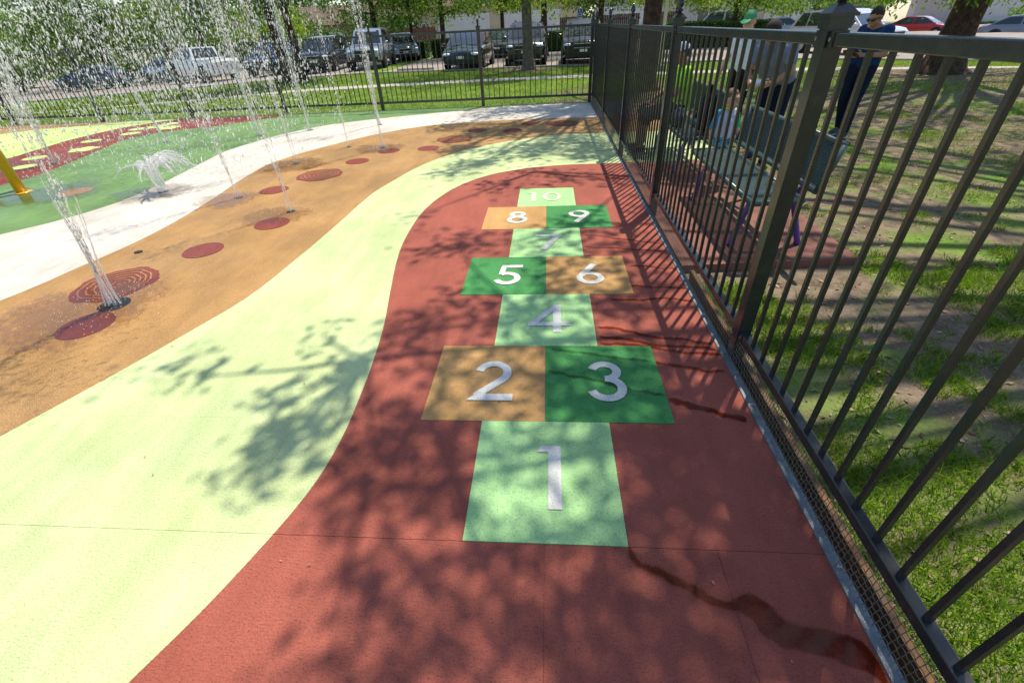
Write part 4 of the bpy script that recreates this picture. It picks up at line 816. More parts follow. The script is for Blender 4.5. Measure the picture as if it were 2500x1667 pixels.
def hand(mb, wr, d, side, s, curl=.5):
    wr = Vector(wr); d = Vector(d).normalized(); x = Vector(side).normalized(); nrm = d.cross(x).normalized()
    c = wr + d * .05 * s
    for k in (-1, 0, 1): capsule(mb, wr + x * k * .012 * s, .014 * s, wr + d * .085 * s + x * k * .024 * s, .013 * s, 8)
    for k, ln in ((-1.5, .058), (-.5, .072), (.5, .076), (1.5, .066)):
        p = wr + d * .09 * s + x * k * .019 * s; e = p + (d * (1 - curl * .35) + nrm * curl * .5) * ln * .55 * s; f = e + (d * (1 - curl) + nrm * curl) * ln * .5 * s
        capsule(mb, p, .0095 * s, e, .009 * s, 8); capsule(mb, e, .009 * s, f, .0078 * s, 8)
    p = wr + d * .03 * s - x * .03 * s; e = p - x * .028 * s + d * .03 * s + nrm * .012 * s; f = e + d * .03 * s + nrm * .012 * s; capsule(mb, p, .0125 * s, e, .0105 * s, 8); capsule(mb, e, .0105 * s, f, .009 * s, 8)
def person(label, loc, deg, J, skin, shirt, pants, shoes, s=1.0, yaw=0, pitch=0, sleeve=.62, legs=1.0, hair=None, group=None, hs=1.0, collar=None, sleeve_mats=None):
    t = thing('person', label, 'person', loc, rad(deg), group=group); ORG[t] = Vector((0, 0, 0)); V = {k: Vector(v) for k, v in J.items()}
    Rh = Matrix.Rotation(rad(yaw), 3, 'Z') @ Matrix.Rotation(rad(pitch), 3, 'X'); hd = V['head']; hq = lambda p: hd + Rh @ (Vector(p) * hs)
    mb = MB()
    e3 = lambda c, r: ell(mb, hq(c), tuple(x * hs for x in r), Rh)
    e3((0, .008, .018), (.074, .092, .098)); e3((0, -.022, -.045), (.056, .062, .070)); e3((0, -.050, -.092), (.026, .026, .022)); e3((0, -.074, .030), (.045, .018, .016))
    capsule(mb, hq((0, -.086, .018)), .010 * hs, hq((0, -.106, -.022)), .0145 * hs, 8); e3((0, -.082, -.058), (.024, .011, .009)); e3((0, -.080, -.070), (.021, .011, .009))
    for sx in (-1, 1):
        e3((sx * .075, .012, -.008), (.011, .020, .032)); e3((sx * .04, -.055, -.03), (.026, .026, .026))
    capsule(mb, hq((0, .015, -.05)), .050 * s, V['neck'], .058 * s)
    for k in 'LR':
        sh, el, wr, hip, kn, an = (V[q + k] for q in ('sh', 'el', 'wr', 'hip', 'kn', 'an'))
        capsule(mb, hip + Vector((0, 0, .03 * s)), .088 * s, sh.lerp(V['neck'], .25) - Vector((0, 0, .07 * s)), .085 * s); capsule(mb, V['neck'], .05 * s, sh, .052 * s)
        capsule(mb, sh, .054 * s, el, .041 * s); capsule(mb, el, .041 * s, wr, .028 * s); hand(mb, wr, V.get('hd' + k, wr - el), V.get('hs' + k, Vector((1 if k == 'L' else -1, 0, 0))), s)
        capsule(mb, hip, .086 * s, kn, .058 * s); capsule(mb, kn + (an - kn) * .02, .056 * s, kn.lerp(an, .3), .056 * s); capsule(mb, kn.lerp(an, .3), .056 * s, an, .037 * s); capsule(mb, an, .036 * s, an + V.get('ft', Vector((0, -.12, -.04))) * s, .03 * s)
    capsule(mb, V['pelvis'], .11 * s, V['chest'], .115 * s)
    b = mb.build('body', skin, t, local=True); remesh(b, .0085 if s > .8 else .007, 3)
    sm = MB(); 
    for k in 'LR':
        sh, el, hip = V['sh' + k], V['el' + k], V['hip' + k]
        capsule(sm, hip + Vector((0, 0, .05 * s)), .108 * s, sh.lerp(V['neck'], .28) - Vector((0, 0, .08 * s)), .102 * s); capsule(sm, V['neck'] - Vector((0, 0, .035 * s)), .056 * s, sh, .066 * s)
        if not sleeve_mats: capsule(sm, sh, .070 * s, sh.lerp(el, sleeve), .062 * s)
    capsule(sm, V['pelvis'] + Vector((0, 0, .02)), .128 * s, V['chest'], .128 * s); o = sm.build('shirt', shirt, t, local=True); remesh(o, .011, 5)
    if sleeve_mats:
        for k, mt in zip('LR', sleeve_mats):
            q = MB(); capsule(q, V['sh' + k], .068 * s, V['sh' + k].lerp(V['el' + k], sleeve), .056 * s); o = q.build('sleeve', mt, t, local=True); remesh(o, .009, 3)
    pm = MB()
    for k in 'LR':
        hip, kn, an = V['hip' + k], V['kn' + k], V['an' + k]
        if legs >= 1: capsule(pm, hip, .106 * s, kn, .076 * s); capsule(pm, kn, .076 * s, an + Vector((0, 0, .03 * s)), .062 * s)
        else: capsule(pm, hip, .108 * s, hip.lerp(kn, legs / .5 if legs < .5 else 1.0), .095 * s)
        if legs >= .5 and legs < 1: capsule(pm, kn, .088 * s, kn.lerp(an, legs - .5), .08 * s)
    capsule(pm, V['hipL'] + Vector((0, 0, .04)), .112 * s, V['hipR'] + Vector((0, 0, .04)), .112 * s); o = pm.build('trousers' if legs >= 1 else 'shorts', pants, t, local=True); remesh(o, .011, 5)
    if shoes:
        for k in 'LR':
            an = V['an' + k]; q = MB(); f = V.get('ft', Vector((0, -.12, -.04))); capsule(q, an + Vector((0, .03, -.02)) * s, .046 * s, an + Vector((f.x, f.y * 1.15, -.042)) * s, .042 * s); capsule(q, an + Vector((0, .035, -.05)) * s, .036 * s, an + Vector((f.x, f.y * 1.2, -.055)) * s, .034 * s); o = q.build('shoe', shoes[0], t, local=True); remesh(o, .009, 3)
            q = MB().bbox(an + Vector((-.042, f.y * 1.2 - .03, -.088)) * s, an + Vector((.042, .075, -.066)) * s); so_ = q.build('sole', shoes[1], o, local=True); bv = so_.modifiers.new('b', 'BEVEL'); bv.width = .02 * s; bv.segments = 3
    for sx in (-1, 1):
        q = MB(); ell(q, hq((sx * .031, -.080, .008)), (.012 * hs, .006 * hs, .006 * hs), Rh, 10, 6); q.build('eye', M('eye', (.03, .02, .015), .2), t, True, local=True)
    if hair is not None:
        q = MB(); ell(q, hq((0, .016, .030)), (.0795 * hs, .0945 * hs, .0975 * hs), Rh, 20, 14)
        hv = []; keep = []
        for p in q.v:
            l = Rh.transposed() @ (Vector(p) - hd) / hs; hv.append(l)
        q2 = MB(); q2.add(q.v, [f for f in q.f if sum(hv[i].z for i in f) / len(f) > (.035 - .55 * (sum(hv[i].y for i in f) / len(f)) if sum(hv[i].y for i in f) / len(f) < .03 else -.045)])
        o = q2.build('hair', hair, t, True, local=True); sl = o.modifiers.new('t', 'SOLIDIFY'); sl.thickness = .008; sl.offset = -1
    if collar is not None:
        n0 = V['neck'] + Vector((0, -.006, .012)); pts = [n0 + Vector((.060 * math.cos(a), .056 * math.sin(a), .012 * math.sin(a))) * (s / .6) * .75 for a in [2 * PI * i / 20 for i in range(21)]]; MB().tube(pts, .013, 8).build('collar', collar, t, True, local=True)
    return t, hq, Rh
sk1 = M('skin_light', (.62, .36, .25), .5, .4, col2=(.55, .30, .20), vscale=14); sk2 = M('skin_tan', (.42, .22, .13), .5, .4, col2=(.36, .18, .10), vscale=14)
hair1 = M('hair_dark', (.02, .015, .012), .7, .3, col2=(.04, .03, .025), vscale=60, bump=.5, bscale=300); hair2 = M('hair_brown', (.13, .07, .035), .6, .3, col2=(.2, .11, .06), vscale=60, bump=.5, bscale=200)
def cloth(n, c, c2=None): return M('cloth_' + n, c, .9, .15, col2=c2 or tuple(x * .8 for x in c), vscale=7, bump=.5, bscale=26)
ST = dict(head=(0, -.035, 1.565), neck=(0, .0, 1.425), chest=(0, .0, 1.25), pelvis=(0, .01, .95), shL=(.175, .01, 1.385), shR=(-.175, .01, 1.385), elL=(.235, .03, 1.10), elR=(-.235, .03, 1.10), wrL=(.25, -.05, .87), wrR=(-.25, -.05, .87), hipL=(.092, 0, .91), hipR=(-.092, 0, .91), knL=(.10, -.02, .49), knR=(-.10, -.02, .49), anL=(.105, .02, .09), anR=(-.105, .02, .09))
# woman with cap
J = dict(ST); J.update(head=(0, -.055, 1.555), elR=(-.27, .02, 1.12), wrR=(-.30, -.10, .90), knL=(.10, -.05, .49), shL=(.16, .01, 1.375), shR=(-.16, .01, 1.375))
t, hq, Rh = person('person in green cap, white t-shirt and black trousers standing beyond the bench, looking down', (2.92, 7.15, GZ), -50, J, sk1, cloth('white', (.74, .75, .80)), cloth('black', (.012, .012, .014)), (cloth('shoe_white', (.6, .6, .6)), cloth('sole', (.7, .7, .7))), yaw=6, pitch=14, s=.95)
m_cap = cloth('cap_green', (.10, .33, .17), (.085, .29, .15)); q = MB(); ell(q, hq((0, .012, .045)), (.085, .10, .095), Rh, 20, 12); cv = [Rh.transposed() @ (Vector(p) - hq((0, 0, 0))) for p in q.v]
q2 = MB().add(q.v, [f for f in q.f if min(cv[i].z for i in f) > .025]); cp = q2.build('cap', m_cap, t, True, local=True)
q = MB(); ell(q, hq((0, -.115, .042)), (.068, .075, .010), Rh @ Matrix.Rotation(rad(14), 3, 'X'), 20, 6); q.build('brim', m_cap, cp, True, local=True)
q = MB(); capsule(q, hq((0, .085, .02)), .035, hq((0, .115, -.12)), .022); ell(q, hq((0, .055, -.005)), (.07, .06, .075), Rh); o = q.build('hair', hair2, t, local=True); remesh(o, .01, 3)
# man in grey shirt bending towards the child
J = dict(ST); J.update(head=(.0, -.50, 1.475), neck=(0, -.36, 1.385), chest=(0, -.22, 1.25), pelvis=(0, .03, .96), shL=(.18, -.32, 1.36), shR=(-.18, -.32, 1.36), elL=(.25, -.36, 1.09), elR=(-.22, -.38, 1.09), wrL=(.12, -.54, .98), wrR=(-.10, -.56, .98), hipL=(.095, .03, .92), hipR=(-.095, .03, .92), knL=(.11, -.03, .50), knR=(-.11, .02, .50), anL=(.12, -.02, .09), anR=(-.12, .12, .09), hdL=(-.4, -.9, -.1), hdR=(.4, -.9, -.1), hsL=(0, -.2, -1), hsR=(0, .2, 1))
t, hq, Rh = person('person in blue-grey t-shirt and navy shorts bending forward behind the bench', (2.86, 5.72, GZ), -42, J, sk2, cloth('greyblue', (.20, .24, .33), (.16, .19, .27)), cloth('navy_short', (.012, .017, .035)), (cloth('shoe_navy', (.02, .035, .10)), cloth('sole_orange', (.75, .22, .02))), yaw=-8, pitch=38, hair=hair1, legs=.62)
o = MB().tube([(-.05, -.60, 1.00), (.0, -.63, .985), (.05, -.60, 1.0), (.06, -.56, 1.03)], [.03, .045, .04, .02], 10).build('tissue', cloth('tissue', (.8, .8, .82)), t, True, local=True)
# man in navy with sunglasses
J = dict(ST); J.update(head=(0, -.085, 1.53), neck=(0, -.02, 1.41), elL=(.25, -.02, 1.10), elR=(-.25, -.02, 1.10), wrL=(.09, -.25, 1.10), wrR=(-.08, -.25, 1.12), hdL=(-.6, -.8, .05), hdR=(.6, -.8, .05), hsL=(0, -.3, -1), hsR=(0, .3, 1), anL=(.13, -.12, .09), knL=(.11, -.09, .49), anR=(-.11, .1, .09))
t, hq, Rh = person('person in navy t-shirt, dark trousers and sunglasses, head bowed, standing on the shaded lawn', (4.62, 7.08, GZ), -62, J, sk2, cloth('navy', (.012, .045, .13), (.01, .035, .10)), cloth('navy_trouser', (.012, .018, .04)), (cloth('shoe_slate', (.10, .12, .15)), cloth('sole_pale', (.6, .62, .6))), yaw=-4, pitch=24, hair=hair1)
gl = MB()
for sx in (-1, 1): ell(gl, hq((sx * .034, -.092, .010)), (.031, .010, .019), Rh, 14, 8)
for sx in (-1, 1): gl.tube([hq((sx * .062, -.085, .012)), hq((sx * .080, -.04, .010)), hq((sx * .083, .02, .004))], [.007, .006, .004], 6)
gl.tube([hq((-.02, -.10, .014)), hq((.02, -.10, .014))], .005, 6); gl.build('sunglasses', M('sunglass', (.008, .008, .01), .08, .8), t, True, local=True)
o = MB().box((0, -.36, 1.12), (.16, .20, .035), Matrix.Rotation(rad(-25), 3, 'X')).build('held_wallet', cloth('leather', (.10, .055, .02)), t, local=True); bv = o.modifiers.new('b', 'BEVEL'); bv.width = .012
# toddler
k = .60; J = {a: tuple(x * k for x in b) for a, b in ST.items()}; J.update(head=(0, -.03, .885), neck=(0, 0, .795), chest=(0, 0, .66), shL=(.098, 0, .755), shR=(-.098, 0, .755), elL=(.15, .0, .60), elR=(-.15, .0, .60), wrL=(.17, -.05, .48), wrR=(-.17, -.05, .48), pelvis=(0, 0, .52), hipL=(.055, 0, .48), hipR=(-.055, 0, .48), knL=(.065, -.01, .26), knR=(-.065, -.01, .26), anL=(.07, .01, .05), anR=(-.07, .01, .05))
def floral():
    mt = M('cloth_floral', (.02, .10, .30), .9, .15, col2=(.03, .38, .62), vscale=22, vlo=.47, vhi=.53, speck=(.75, .75, .10), speck_scale=30); return mt
t, hq, Rh = person('toddler in white swim shirt with neon collar and blue patterned shorts between the two benches', (1.90, 4.45, -.055), 16, J, sk1, cloth('rash_white', (.62, .64, .78)), floral(), None, s=.62, yaw=18, pitch=4, hair=hair2, legs=.72, hs=.80, collar=cloth('neon_collar', (.55, .85, .03)), sleeve=.85, sleeve_mats=(cloth('sleeve_green', (.03, .55, .25)), cloth('sleeve_blue', (.03, .32, .55))))
# seated person in neon shirt
J = dict(ST); J.update(head=(0, -.04, 1.20), neck=(0, .02, 1.055), chest=(0, .02, .88), pelvis=(0, .04, .58), shL=(.175, .02, 1.01), shR=(-.175, .02, 1.01), elL=(.24, -.10, .78), elR=(-.24, -.10, .78), wrL=(.16, -.32, .66), wrR=(-.16, -.32, .66), hipL=(.095, .0, .565), hipR=(-.095, .0, .565), knL=(.12, -.42, .53), knR=(-.12, -.42, .53), anL=(.12, -.46, .10), anR=(-.12, -.46, .10))
t, hq, Rh = person('person in neon yellow-green shirt and white cap seated on the farther bench', (1.80, 6.15, -.055), -90, J, sk2, cloth('neon', (.42, .90, .04)), cloth('black2', (.014, .014, .016)), (cloth('shoe_black', (.02, .02, .02)), cloth('sole_grey', (.3, .3, .3))), pitch=12, hair=hair1, legs=.7)
q = MB(); ell(q, hq((0, .012, .045)), (.085, .10, .09), Rh, 20, 12); cv = [Rh.transposed() @ (Vector(p) - hq((0, 0, 0))) for p in q.v]; cp = MB().add(q.v, [f for f in q.f if min(cv[i].z for i in f) > .03]).build('cap', cloth('cap_white', (.7, .74, .82)), t, True, local=True)
q = MB(); ell(q, hq((0, -.115, .046)), (.066, .07, .010), Rh, 18, 6); q.build('brim', cloth('cap_white', (.7, .74, .82)), cp, True, local=True)
# bags on the farther bench
m_bag = cloth('bag_black', (.012, .012, .015)); b = thing('backpack', 'black backpack leaning on the backrest of the farther bench', 'backpack', (1.80, 4.98, .40)); q = MB(); capsule(q, (1.84, 4.93, .53), .11, (1.88, 4.95, .76), .085); capsule(q, (1.84, 5.05, .53), .11, (1.88, 5.03, .76), .085); o = q.build('bag', m_bag, b); remesh(o, .014, 4)
MB().tube([(1.87, 4.95, .83), (1.86, 4.96, .90), (1.86, 5.02, .90), (1.87, 5.03, .83)], .012, 6).build('handle', m_bag, b, True); q = MB(); capsule(q, (1.735, 4.94, .52), .045, (1.735, 5.04, .52), .045); q.build('pocket', cloth('bag_teal', (.02, .12, .16)), b, True)
b = thing('tote_bag', 'slouched dark blue bag on the seat of the farther bench', 'bag', (1.68, 5.55, .40)); q = MB(); capsule(q, (1.68, 5.46, .49), .08, (1.68, 5.64, .49), .08); capsule(q, (1.70, 5.49, .55), .06, (1.70, 5.61, .55), .055); o = q.build('bag', cloth('bag_blue', (.02, .05, .10)), b); remesh(o, .014, 4); MB().tube([(1.69, 5.47, .59), (1.68, 5.50, .69), (1.68, 5.60, .69), (1.69, 5.63, .59)], .008, 6).build('handle', m_bag, b, True)
# ------------------------------------------------------------------ water play features
def drops_mesh(name, P, D, r, ln):
    P = np.asarray(P); N = len(P); D = D / np.linalg.norm(D, axis=1)[:, None]; e = np.cross(D, RNG.normal(size=(N, 3))); e /= np.linalg.norm(e, axis=1)[:, None]; f = np.cross(D, e)
    r = r[:, None]; ln = ln[:, None]; V = np.stack([P - D * ln, P + e * r, P + f * r, P - e * r, P - f * r, P + D * ln * .8], 1).reshape(-1, 3).astype(np.float32)
    F = np.array([(0, 2, 1), (0, 3, 2), (0, 4, 3), (0, 1, 4), (5, 1, 2), (5, 2, 3), (5, 3, 4), (5, 4, 1)]); I = (np.arange(N)[:, None, None] * 6 + F[None]).reshape(-1, 3)
    me = bpy.data.meshes.new(name); me.vertices.add(len(V)); me.vertices.foreach_set('co', V.reshape(-1)); k = len(I); me.loops.add(3 * k); me.loops.foreach_set('vertex_index', I.reshape(-1).astype(np.int32)); me.polygons.add(k); me.polygons.foreach_set('loop_start', np.arange(0, 3 * k, 3, dtype=np.int32)); me.polygons.foreach_set('loop_total', np.full(k, 3, dtype=np.int32)); me.polygons.foreach_set('use_smooth', np.ones(k, dtype=bool)); me.update(calc_edges=True); return me
def jet(label, base, apex, nstream, n, dirn=(0, 0), spread=.25, rmin=.0022, rmax=.006, stream_h=.9, plate=.10, sr=.007, fall=.8, tight=.5):
    n = int(n * 1.5); rmin *= 1.05; rmax *= 1.25; sr *= .62
    bx, by = base; t = thing('water_jet', label, 'water jet', (bx, by, .004), group='water jets of the spray park'); g = 9.8; v0 = math.sqrt(2 * g * apex); mb = MB(); rr = random.Random(int(abs(bx * 1000 + by * 77)))
    nz = MB().lathe([(plate, -.01), (plate, .004), (plate * .93, .006), (plate * .1, .006)], (bx, by, 0), 26).build('nozzle_plate', m_dark, t)
    for i in range(nstream):
        a = rr.uniform(0, 2 * PI); ro = plate * .55 * math.sqrt(rr.random()) if nstream > 1 else 0; vx, vy = dirn[0] + rr.gauss(0, .09) * v0 * .35, dirn[1] + rr.gauss(0, .09) * v0 * .35; pts = []; rs = []; x0, y0 = bx + ro * math.cos(a), by + ro * math.sin(a); sh = stream_h * rr.uniform(.6, 1.25); tm = (v0 - math.sqrt(max(0, v0 * v0 - 2 * g * min(sh, apex * .96)))) / g; pull = rr.uniform(.2, .8) * ro
        for k in range(22):
            u = k / 21; tt = tm * u; w1 = .010 * u * noise.noise((u * 7, i * 3.1 + bx, 1)); w2 = .010 * u * noise.noise((u * 7, i * 3.1 + bx, 9)); pts.append((x0 - pull * math.cos(a) * math.sin(PI * min(1, u * 1.3)) + vx * tt + w1, y0 - pull * math.sin(a) * math.sin(PI * min(1, u * 1.3)) + vy * tt + w2, .004 + v0 * tt - .5 * g * tt * tt)); rs.append(sr * rr.uniform(.55, 1.25) * (1.0 - .45 * u) if k < 21 else .001)
        mb.tube(pts, rs, 7)
    mb.build('stream', m_stream, t, True)
    T = 2 * v0 / g; tt = T * (1 - RNG.uniform(0, 1, n) ** 1.0 * .97) * fall; sg = np.where(RNG.uniform(0, 1, n) < tight, .30, 1.0) * spread; ang = RNG.uniform(0, 2 * PI, n); mag = np.abs(RNG.normal(0, 1, n)) * sg
    nl = 9; ld = RNG.normal(0, spread * .8, (nl, 2)); pick = RNG.integers(0, nl, n); vx = dirn[0] + mag * np.cos(ang) * .6 + ld[pick, 0] * .75; vy = dirn[1] + mag * np.sin(ang) * .6 + ld[pick, 1] * .75
    P = np.stack([bx + vx * tt, by + vy * tt, v0 * tt - .5 * g * tt * tt], 1); D = np.stack([vx, vy, v0 - g * tt], 1); sp = np.linalg.norm(D, axis=1); ok = P[:, 2] > .02; P, D, sp = P[ok], D[ok], sp[ok]; N = len(P)
    r = rmin * .55 + (rmax - rmin * .55) * RNG.uniform(0, 1, N) ** 4; ln = r * (1.2 + RNG.uniform(.2, .7, N) * sp * .55); sk = RNG.uniform(0, 1, N) < .16; r = np.where(sk, RNG.uniform(.0013, .0026, N), r); ln = np.where(sk, RNG.uniform(.02, .075, N), ln); o = add_obj('spray', drops_mesh('spray', P - np.array([bx, by, .004]), D, r, ln), t, m_water); o['kind'] = 'stuff'
    nd = max(40, n // 12); a = RNG.uniform(0, 2 * PI, nd); d = np.abs(RNG.normal(0, .35, nd)); P = np.stack([d * np.cos(a), d * np.sin(a), np.abs(RNG.normal(0, .05, nd)) + .004], 1); D = RNG.normal(size=(nd, 3)) + np.array([0, 0, 1.5]); o = add_obj('splash', drops_mesh('splash', P, D, RNG.uniform(.0015, .0035, nd), RNG.uniform(.003, .009, nd)), t, m_water); o['kind'] = 'stuff'
    return t
jet('thick bundle of water streams from the large dark nozzle plate', (-3.194, 1.75), 2.7, 9, 2600, (.85, .05), .24, .0022, .0065, .75, .105, .0085)
jet('thin water jet from the small nozzle between two round maroon inlays', (-2.783, 3.725), 3.1, 4, 1500, (-.12, .1), .20, .002, .006, .65, .045, .006)
jet('slender water jet beside the far maroon inlays, nearest the shaded corner', (-2.684, 6.764), 3.3, 5, 1700, (-.06, 0), .14, .0025, .0075, 1.0, .05, .007)
jet('thin water jet at the edge of the tan band, beside the white band', (-3.71, 4.272), 3.2, 4, 1800, (-.1, .1), .26, .002, .006, .8, .05, .006)
jet('water jet at the edge of the tan band behind a sunlit tree-ring inlay', (-3.747, 5.871), 3.6, 5, 2200, (-.1, .1), .24, .0024, .0065, .9, .05, .006)
jet('weak water jet between the white band and the far inlays', (-3.312, 6.9), 3.0, 4, 1000, (-.15, .1), .22, .002, .006, .7, .04, .005)
jet('slanting thick water jet rising from the green band before the maroon band', (-7.293, 7.877), 3.4, 5, 2600, (-1.3, -.5), .40, .003, .008, 1.15, .06, .013, .9)
jet('broad water jet on the green band near the maroon band', (-5.6, 8.2), 3.9, 6, 3200, (-.2, .1), .42, .003, .0075, 1.3, .06, .009)
jet('tall water jet on the white band near the back fence', (-4.75, 8.6), 3.9, 6, 2800, (-.15, .0), .32, .003, .008, 1.5, .06, .009)
jet('water jet at the back of the white band by the slender jet', (-3.4, 8.9), 3.6, 5, 2200, (-.1, 0), .22, .003, .008, 1.4, .05, .009)
jet('heavy water jet behind the yellow pole', (-8.2, 6.4), 3.7, 6, 4200, (.25, .2), .70, .003, .009, 1.0, .06, .010)
# short mushroom splash
t = thing('water_splash', 'short white splash with a curling crown on the edge of the white band', 'water splash', (-4.938, 4.614, .004), group='water jets of the spray park'); bx, by = -4.938, 4.614
q = MB(); rr = random.Random(3)
for i in range(5):
    a = 2 * PI * i / 5; capsule(q, (bx + .03 * math.cos(a), by + .03 * math.sin(a), .01), .030, (bx + .045 * math.cos(a) - .01, by + .045 * math.sin(a), .34), .034)
for i in range(34):
    a = rr.gauss(.1, .75) if i < 26 else rr.uniform(0, 2 * PI); L = rr.uniform(.10, .46); p = Vector((bx + .045 * math.cos(a), by + .045 * math.sin(a), rr.uniform(.28, .36))); vz = rr.uniform(.10, .24); r0 = rr.uniform(.014, .026); prev = p
    for k in range(1, 6):
        u = k / 5; nx = p + Vector((math.cos(a) * L * u + .03 * noise.noise((i, u * 3, 1)), math.sin(a) * L * u + .03 * noise.noise((i, u * 3, 5)), vz * 2.4 * u - vz * 2.9 * u * u)); capsule(q, prev, r0 * (1 - .75 * (u - .2)), nx, r0 * (1 - .75 * u), 7); prev = nx
    if i % 3 == 0: q.sphere(prev + Vector((math.cos(a) * .02, math.sin(a) * .02, .0)), rr.uniform(.008, .014), 8, 5)
o = q.build('column', m_stream, t); remesh(o, .0065, 2)
n = 500; P = RNG.normal(0, 1, (n, 3)) * np.array([.22, .2, .12]) + np.array([.18, .05, .36]); P = P[P[:, 2] > .01]; o = add_obj('spray', drops_mesh('spray', P, RNG.normal(size=P.shape), RNG.uniform(.002, .006, len(P)), RNG.uniform(.003, .012, len(P))), t, m_water); o['kind'] = 'stuff'
MB().lathe([(.06, -.01), (.06, .004), (.05, .006), (.005, .006)], (bx, by, 0), 22).build('nozzle_plate', m_dark, t)
o = MB().lathe([(.035, -.01), (.035, .006), (.028, .008), (.004, .008)], (-3.759, 2.70, 0), 18).build('spray_nozzle', m_dark); tag(o, 'small dry dark nozzle on its own in the tan band', 'nozzle')
# falling droplets drifting over the left of the pad
n = 60000; X = RNG.uniform(0, 1, n) ** 1.3; P = np.stack([-3.6 - RNG.gamma(2.6, 1.5, n), RNG.uniform(5.1, 10.2, n), RNG.uniform(.03, 4.2, n)], 1); P = P[(P[:, 0] > -14) & (P[:, 0] < -3.4)]; N = len(P)
D = np.stack([RNG.normal(-.25, .35, N), RNG.normal(0, .3, N), RNG.uniform(-6, -2, N)], 1); r = .0013 + .0115 * RNG.uniform(0, 1, N) ** 5; ln = r * RNG.uniform(1.6, 4.2, N); sk = RNG.uniform(0, 1, N) < .12; r = np.where(sk, RNG.uniform(.0014, .003, N), r); ln = np.where(sk, RNG.uniform(.02, .07, N), ln); o = add_obj('falling_spray', drops_mesh('falling_spray', P, D, r, ln), None, m_water); tag(o, 'falling water droplets filling the air over the left of the spray pad', 'water', kind='stuff')
# yellow spray pole and a dark red post
t = thing('spray_pole', 'yellow spray pole standing on the green band', 'spray pole', (-7.07, 4.74, 0))
MB().tube([(-7.07, 4.74, -.02), (-7.07, 4.74, .8), (-7.07, 4.76, 1.9), (-7.0, 4.95, 2.35), (-6.85, 5.35, 2.62), (-6.7, 5.8, 2.58)], [.062] * 6, 18).build('pole', m_yellow, t, True); MB().lathe([(.11, -.005), (.11, .012), (.075, .016)], (-7.07, 4.74, 0), 20).build('base_flange', m_yellow, t, True)
MB().lathe([(.04, 0), (.06, .03), (.06, .09), (.03, .11)], (-6.69, 5.82, 2.46), 14).build('spray_head', m_yellow, t, True)
t = thing('spray_post', 'dark red spray post by the back fence', 'spray post', (-13.75, 9.3, 0)); MB().tube([(-13.75, 9.3, -.02), (-13.75, 9.3, 2.2), (-13.6, 9.35, 2.7), (-13.2, 9.4, 2.9)], [.17, .15, .14, .12], 16).build('post', m_red, t, True); MB().lathe([(.26, -.005), (.26, .02), (.2, .025)], (-13.75, 9.3, 0), 20).build('base_flange', m_red, t, True)

# ------------------------------------------------------------------ grass, litter
def blades(n, x0, x1, y0, y1, h, wd, mask, seed):
    rng = np.random.default_rng(seed); X = rng.uniform(x0, x1, n); Y = rng.uniform(y0, y1, n); keep = np.array([mask(x, y) for x, y in zip(X, Y)]); X, Y = X[keep], Y[keep]; N = len(X); a = rng.uniform(0, 2 * PI, N); hh = h * rng.uniform(.45, 1.25, N); le = rng.normal(0, .55, (N, 2)) * hh[:, None]; w2 = wd * rng.uniform(.6, 1.3, N); Z = np.array([gz(x, y) for x, y in zip(X, Y)]) - .004
    dx, dy = np.cos(a) * w2 / 2, np.sin(a) * w2 / 2; B0 = np.stack([X - dx, Y - dy, Z], 1); B1 = np.stack([X + dx, Y + dy, Z], 1); M1 = np.stack([X + le[:, 0] * .4 + dx * .7, Y + le[:, 1] * .4 + dy * .7, Z + hh * .6], 1); T = np.stack([X + le[:, 0], Y + le[:, 1], Z + hh], 1); M0 = np.stack([X + le[:, 0] * .4 - dx * .7, Y + le[:, 1] * .4 - dy * .7, Z + hh * .6], 1)
    return np.stack([B0, B1, M1, T, M0], 1)
def near_mask(x, y):
    if x < 1.15: return False
    if 1.0 < x < 2.45 and y > 2.2: return False
    v = noise.noise((x * 1.1, y * 1.1, 4)) + .55 * noise.noise((x * 3.3, y * 3.3, 8)) + .35 * noise.noise((x * 9, y * 9, 2)); b = .05 if y < 4 else .06
    if x < 1.6 and y < 2.2: b += .22
    return v + b + random.uniform(-.25, .25) > .22
V = np.concatenate([blades(190000, 1.1, 9.5, -2.2, 9.5, .045, .006, near_mask, 1), blades(170000, 1.1, 4.2, -1.6, 3.6, .05, .0045, near_mask, 11)]); o = add_obj('near_grass', quads_mesh('near_grass', V, 5), None, m_blade); tag(o, 'patchy green grass growing in the shaded soil beside the fence', 'grass', kind='stuff')
import bisect
wx = [p[0] for p in wk]
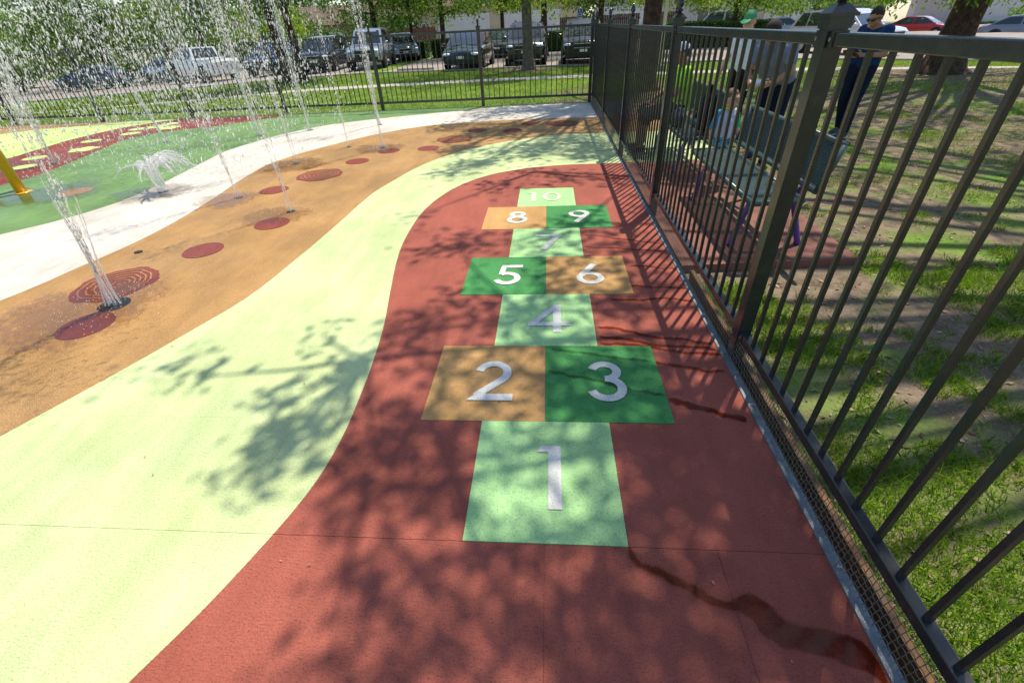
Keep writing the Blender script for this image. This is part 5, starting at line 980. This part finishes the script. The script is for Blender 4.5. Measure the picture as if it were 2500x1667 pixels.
def far_mask(x, y):
    i = min(max(bisect.bisect(wx, x), 1), len(wk) - 1); a, b = wk[i - 1], wk[i]; ys = a[1] + (b[1] - a[1]) * (x - a[0]) / (b[0] - a[0] + 1e-9)
    if ys - .05 < y < ys + 1.05: return False
    j = min(max(bisect.bisect(kx, x), 1), len(kb) - 1); a, b = kb[j - 1], kb[j]; yk = a[1] + (b[1] - a[1]) * (x - a[0]) / (b[0] - a[0] + 1e-9)
    if y > yk - .05: return False
    for tx, ty, r in ((11.25, 14.85, 3.6), (2.72, 13.6, 2.4), (-.8, 22, 1.5)):
        if math.hypot(x - tx, y - ty) < r * random.uniform(.3, 1.1): return False
    return True
kx = [p[0] for p in kb]
V = blades(150000, -24, 20, 11.2, 25, .06, .014, far_mask, 2); o = add_obj('far_grass', quads_mesh('far_grass', V, 5), None, m_blade2); tag(o, 'sunlit mown lawn on both sides of the sidewalk', 'grass', kind='stuff')
rng = np.random.default_rng(5); n = 11000; P = np.stack([rng.uniform(1.15, 10, n), rng.uniform(-2, 13.5, n), np.full(n, GZ + .004)], 1); P = P[~((P[:, 0] < 2.42) & (P[:, 1] > 2.25))]; N = len(P); a = rng.uniform(0, 2 * PI, N); s = rng.uniform(.006, .026, N)[:, None]; d = np.stack([np.cos(a), np.sin(a), rng.normal(0, .25, N)], 1); e = np.stack([-np.sin(a), np.cos(a), rng.normal(0, .25, N)], 1); V = np.stack([P - d * s, P + e * s * .45, P + d * s, P - e * s * .45], 1); V[:, :, 2] += .006
o = add_obj('leaf_litter', quads_mesh('leaf_litter', V), None, m_litter); tag(o, 'dry fallen leaves and chips scattered over the bare soil', 'leaf litter', kind='stuff')
n = 90; P = np.stack([rng.uniform(-3.5, .9, n), rng.uniform(-.4, 6, n), np.full(n, .0075)], 1); a = rng.uniform(0, 2 * PI, n); s = rng.uniform(.003, .009, n)[:, None]; d = np.stack([np.cos(a), np.sin(a), 0 * a], 1); e = np.stack([-np.sin(a), np.cos(a), 0 * a + .25], 1); V = np.stack([P - d * s, P + e * s * .4, P + d * s, P - e * s * .4], 1)
o = add_obj('surface_debris', quads_mesh('surface_debris', V), None, m_litter); tag(o, 'tiny leaf crumbs scattered on the rubber surface', 'debris', kind='stuff')
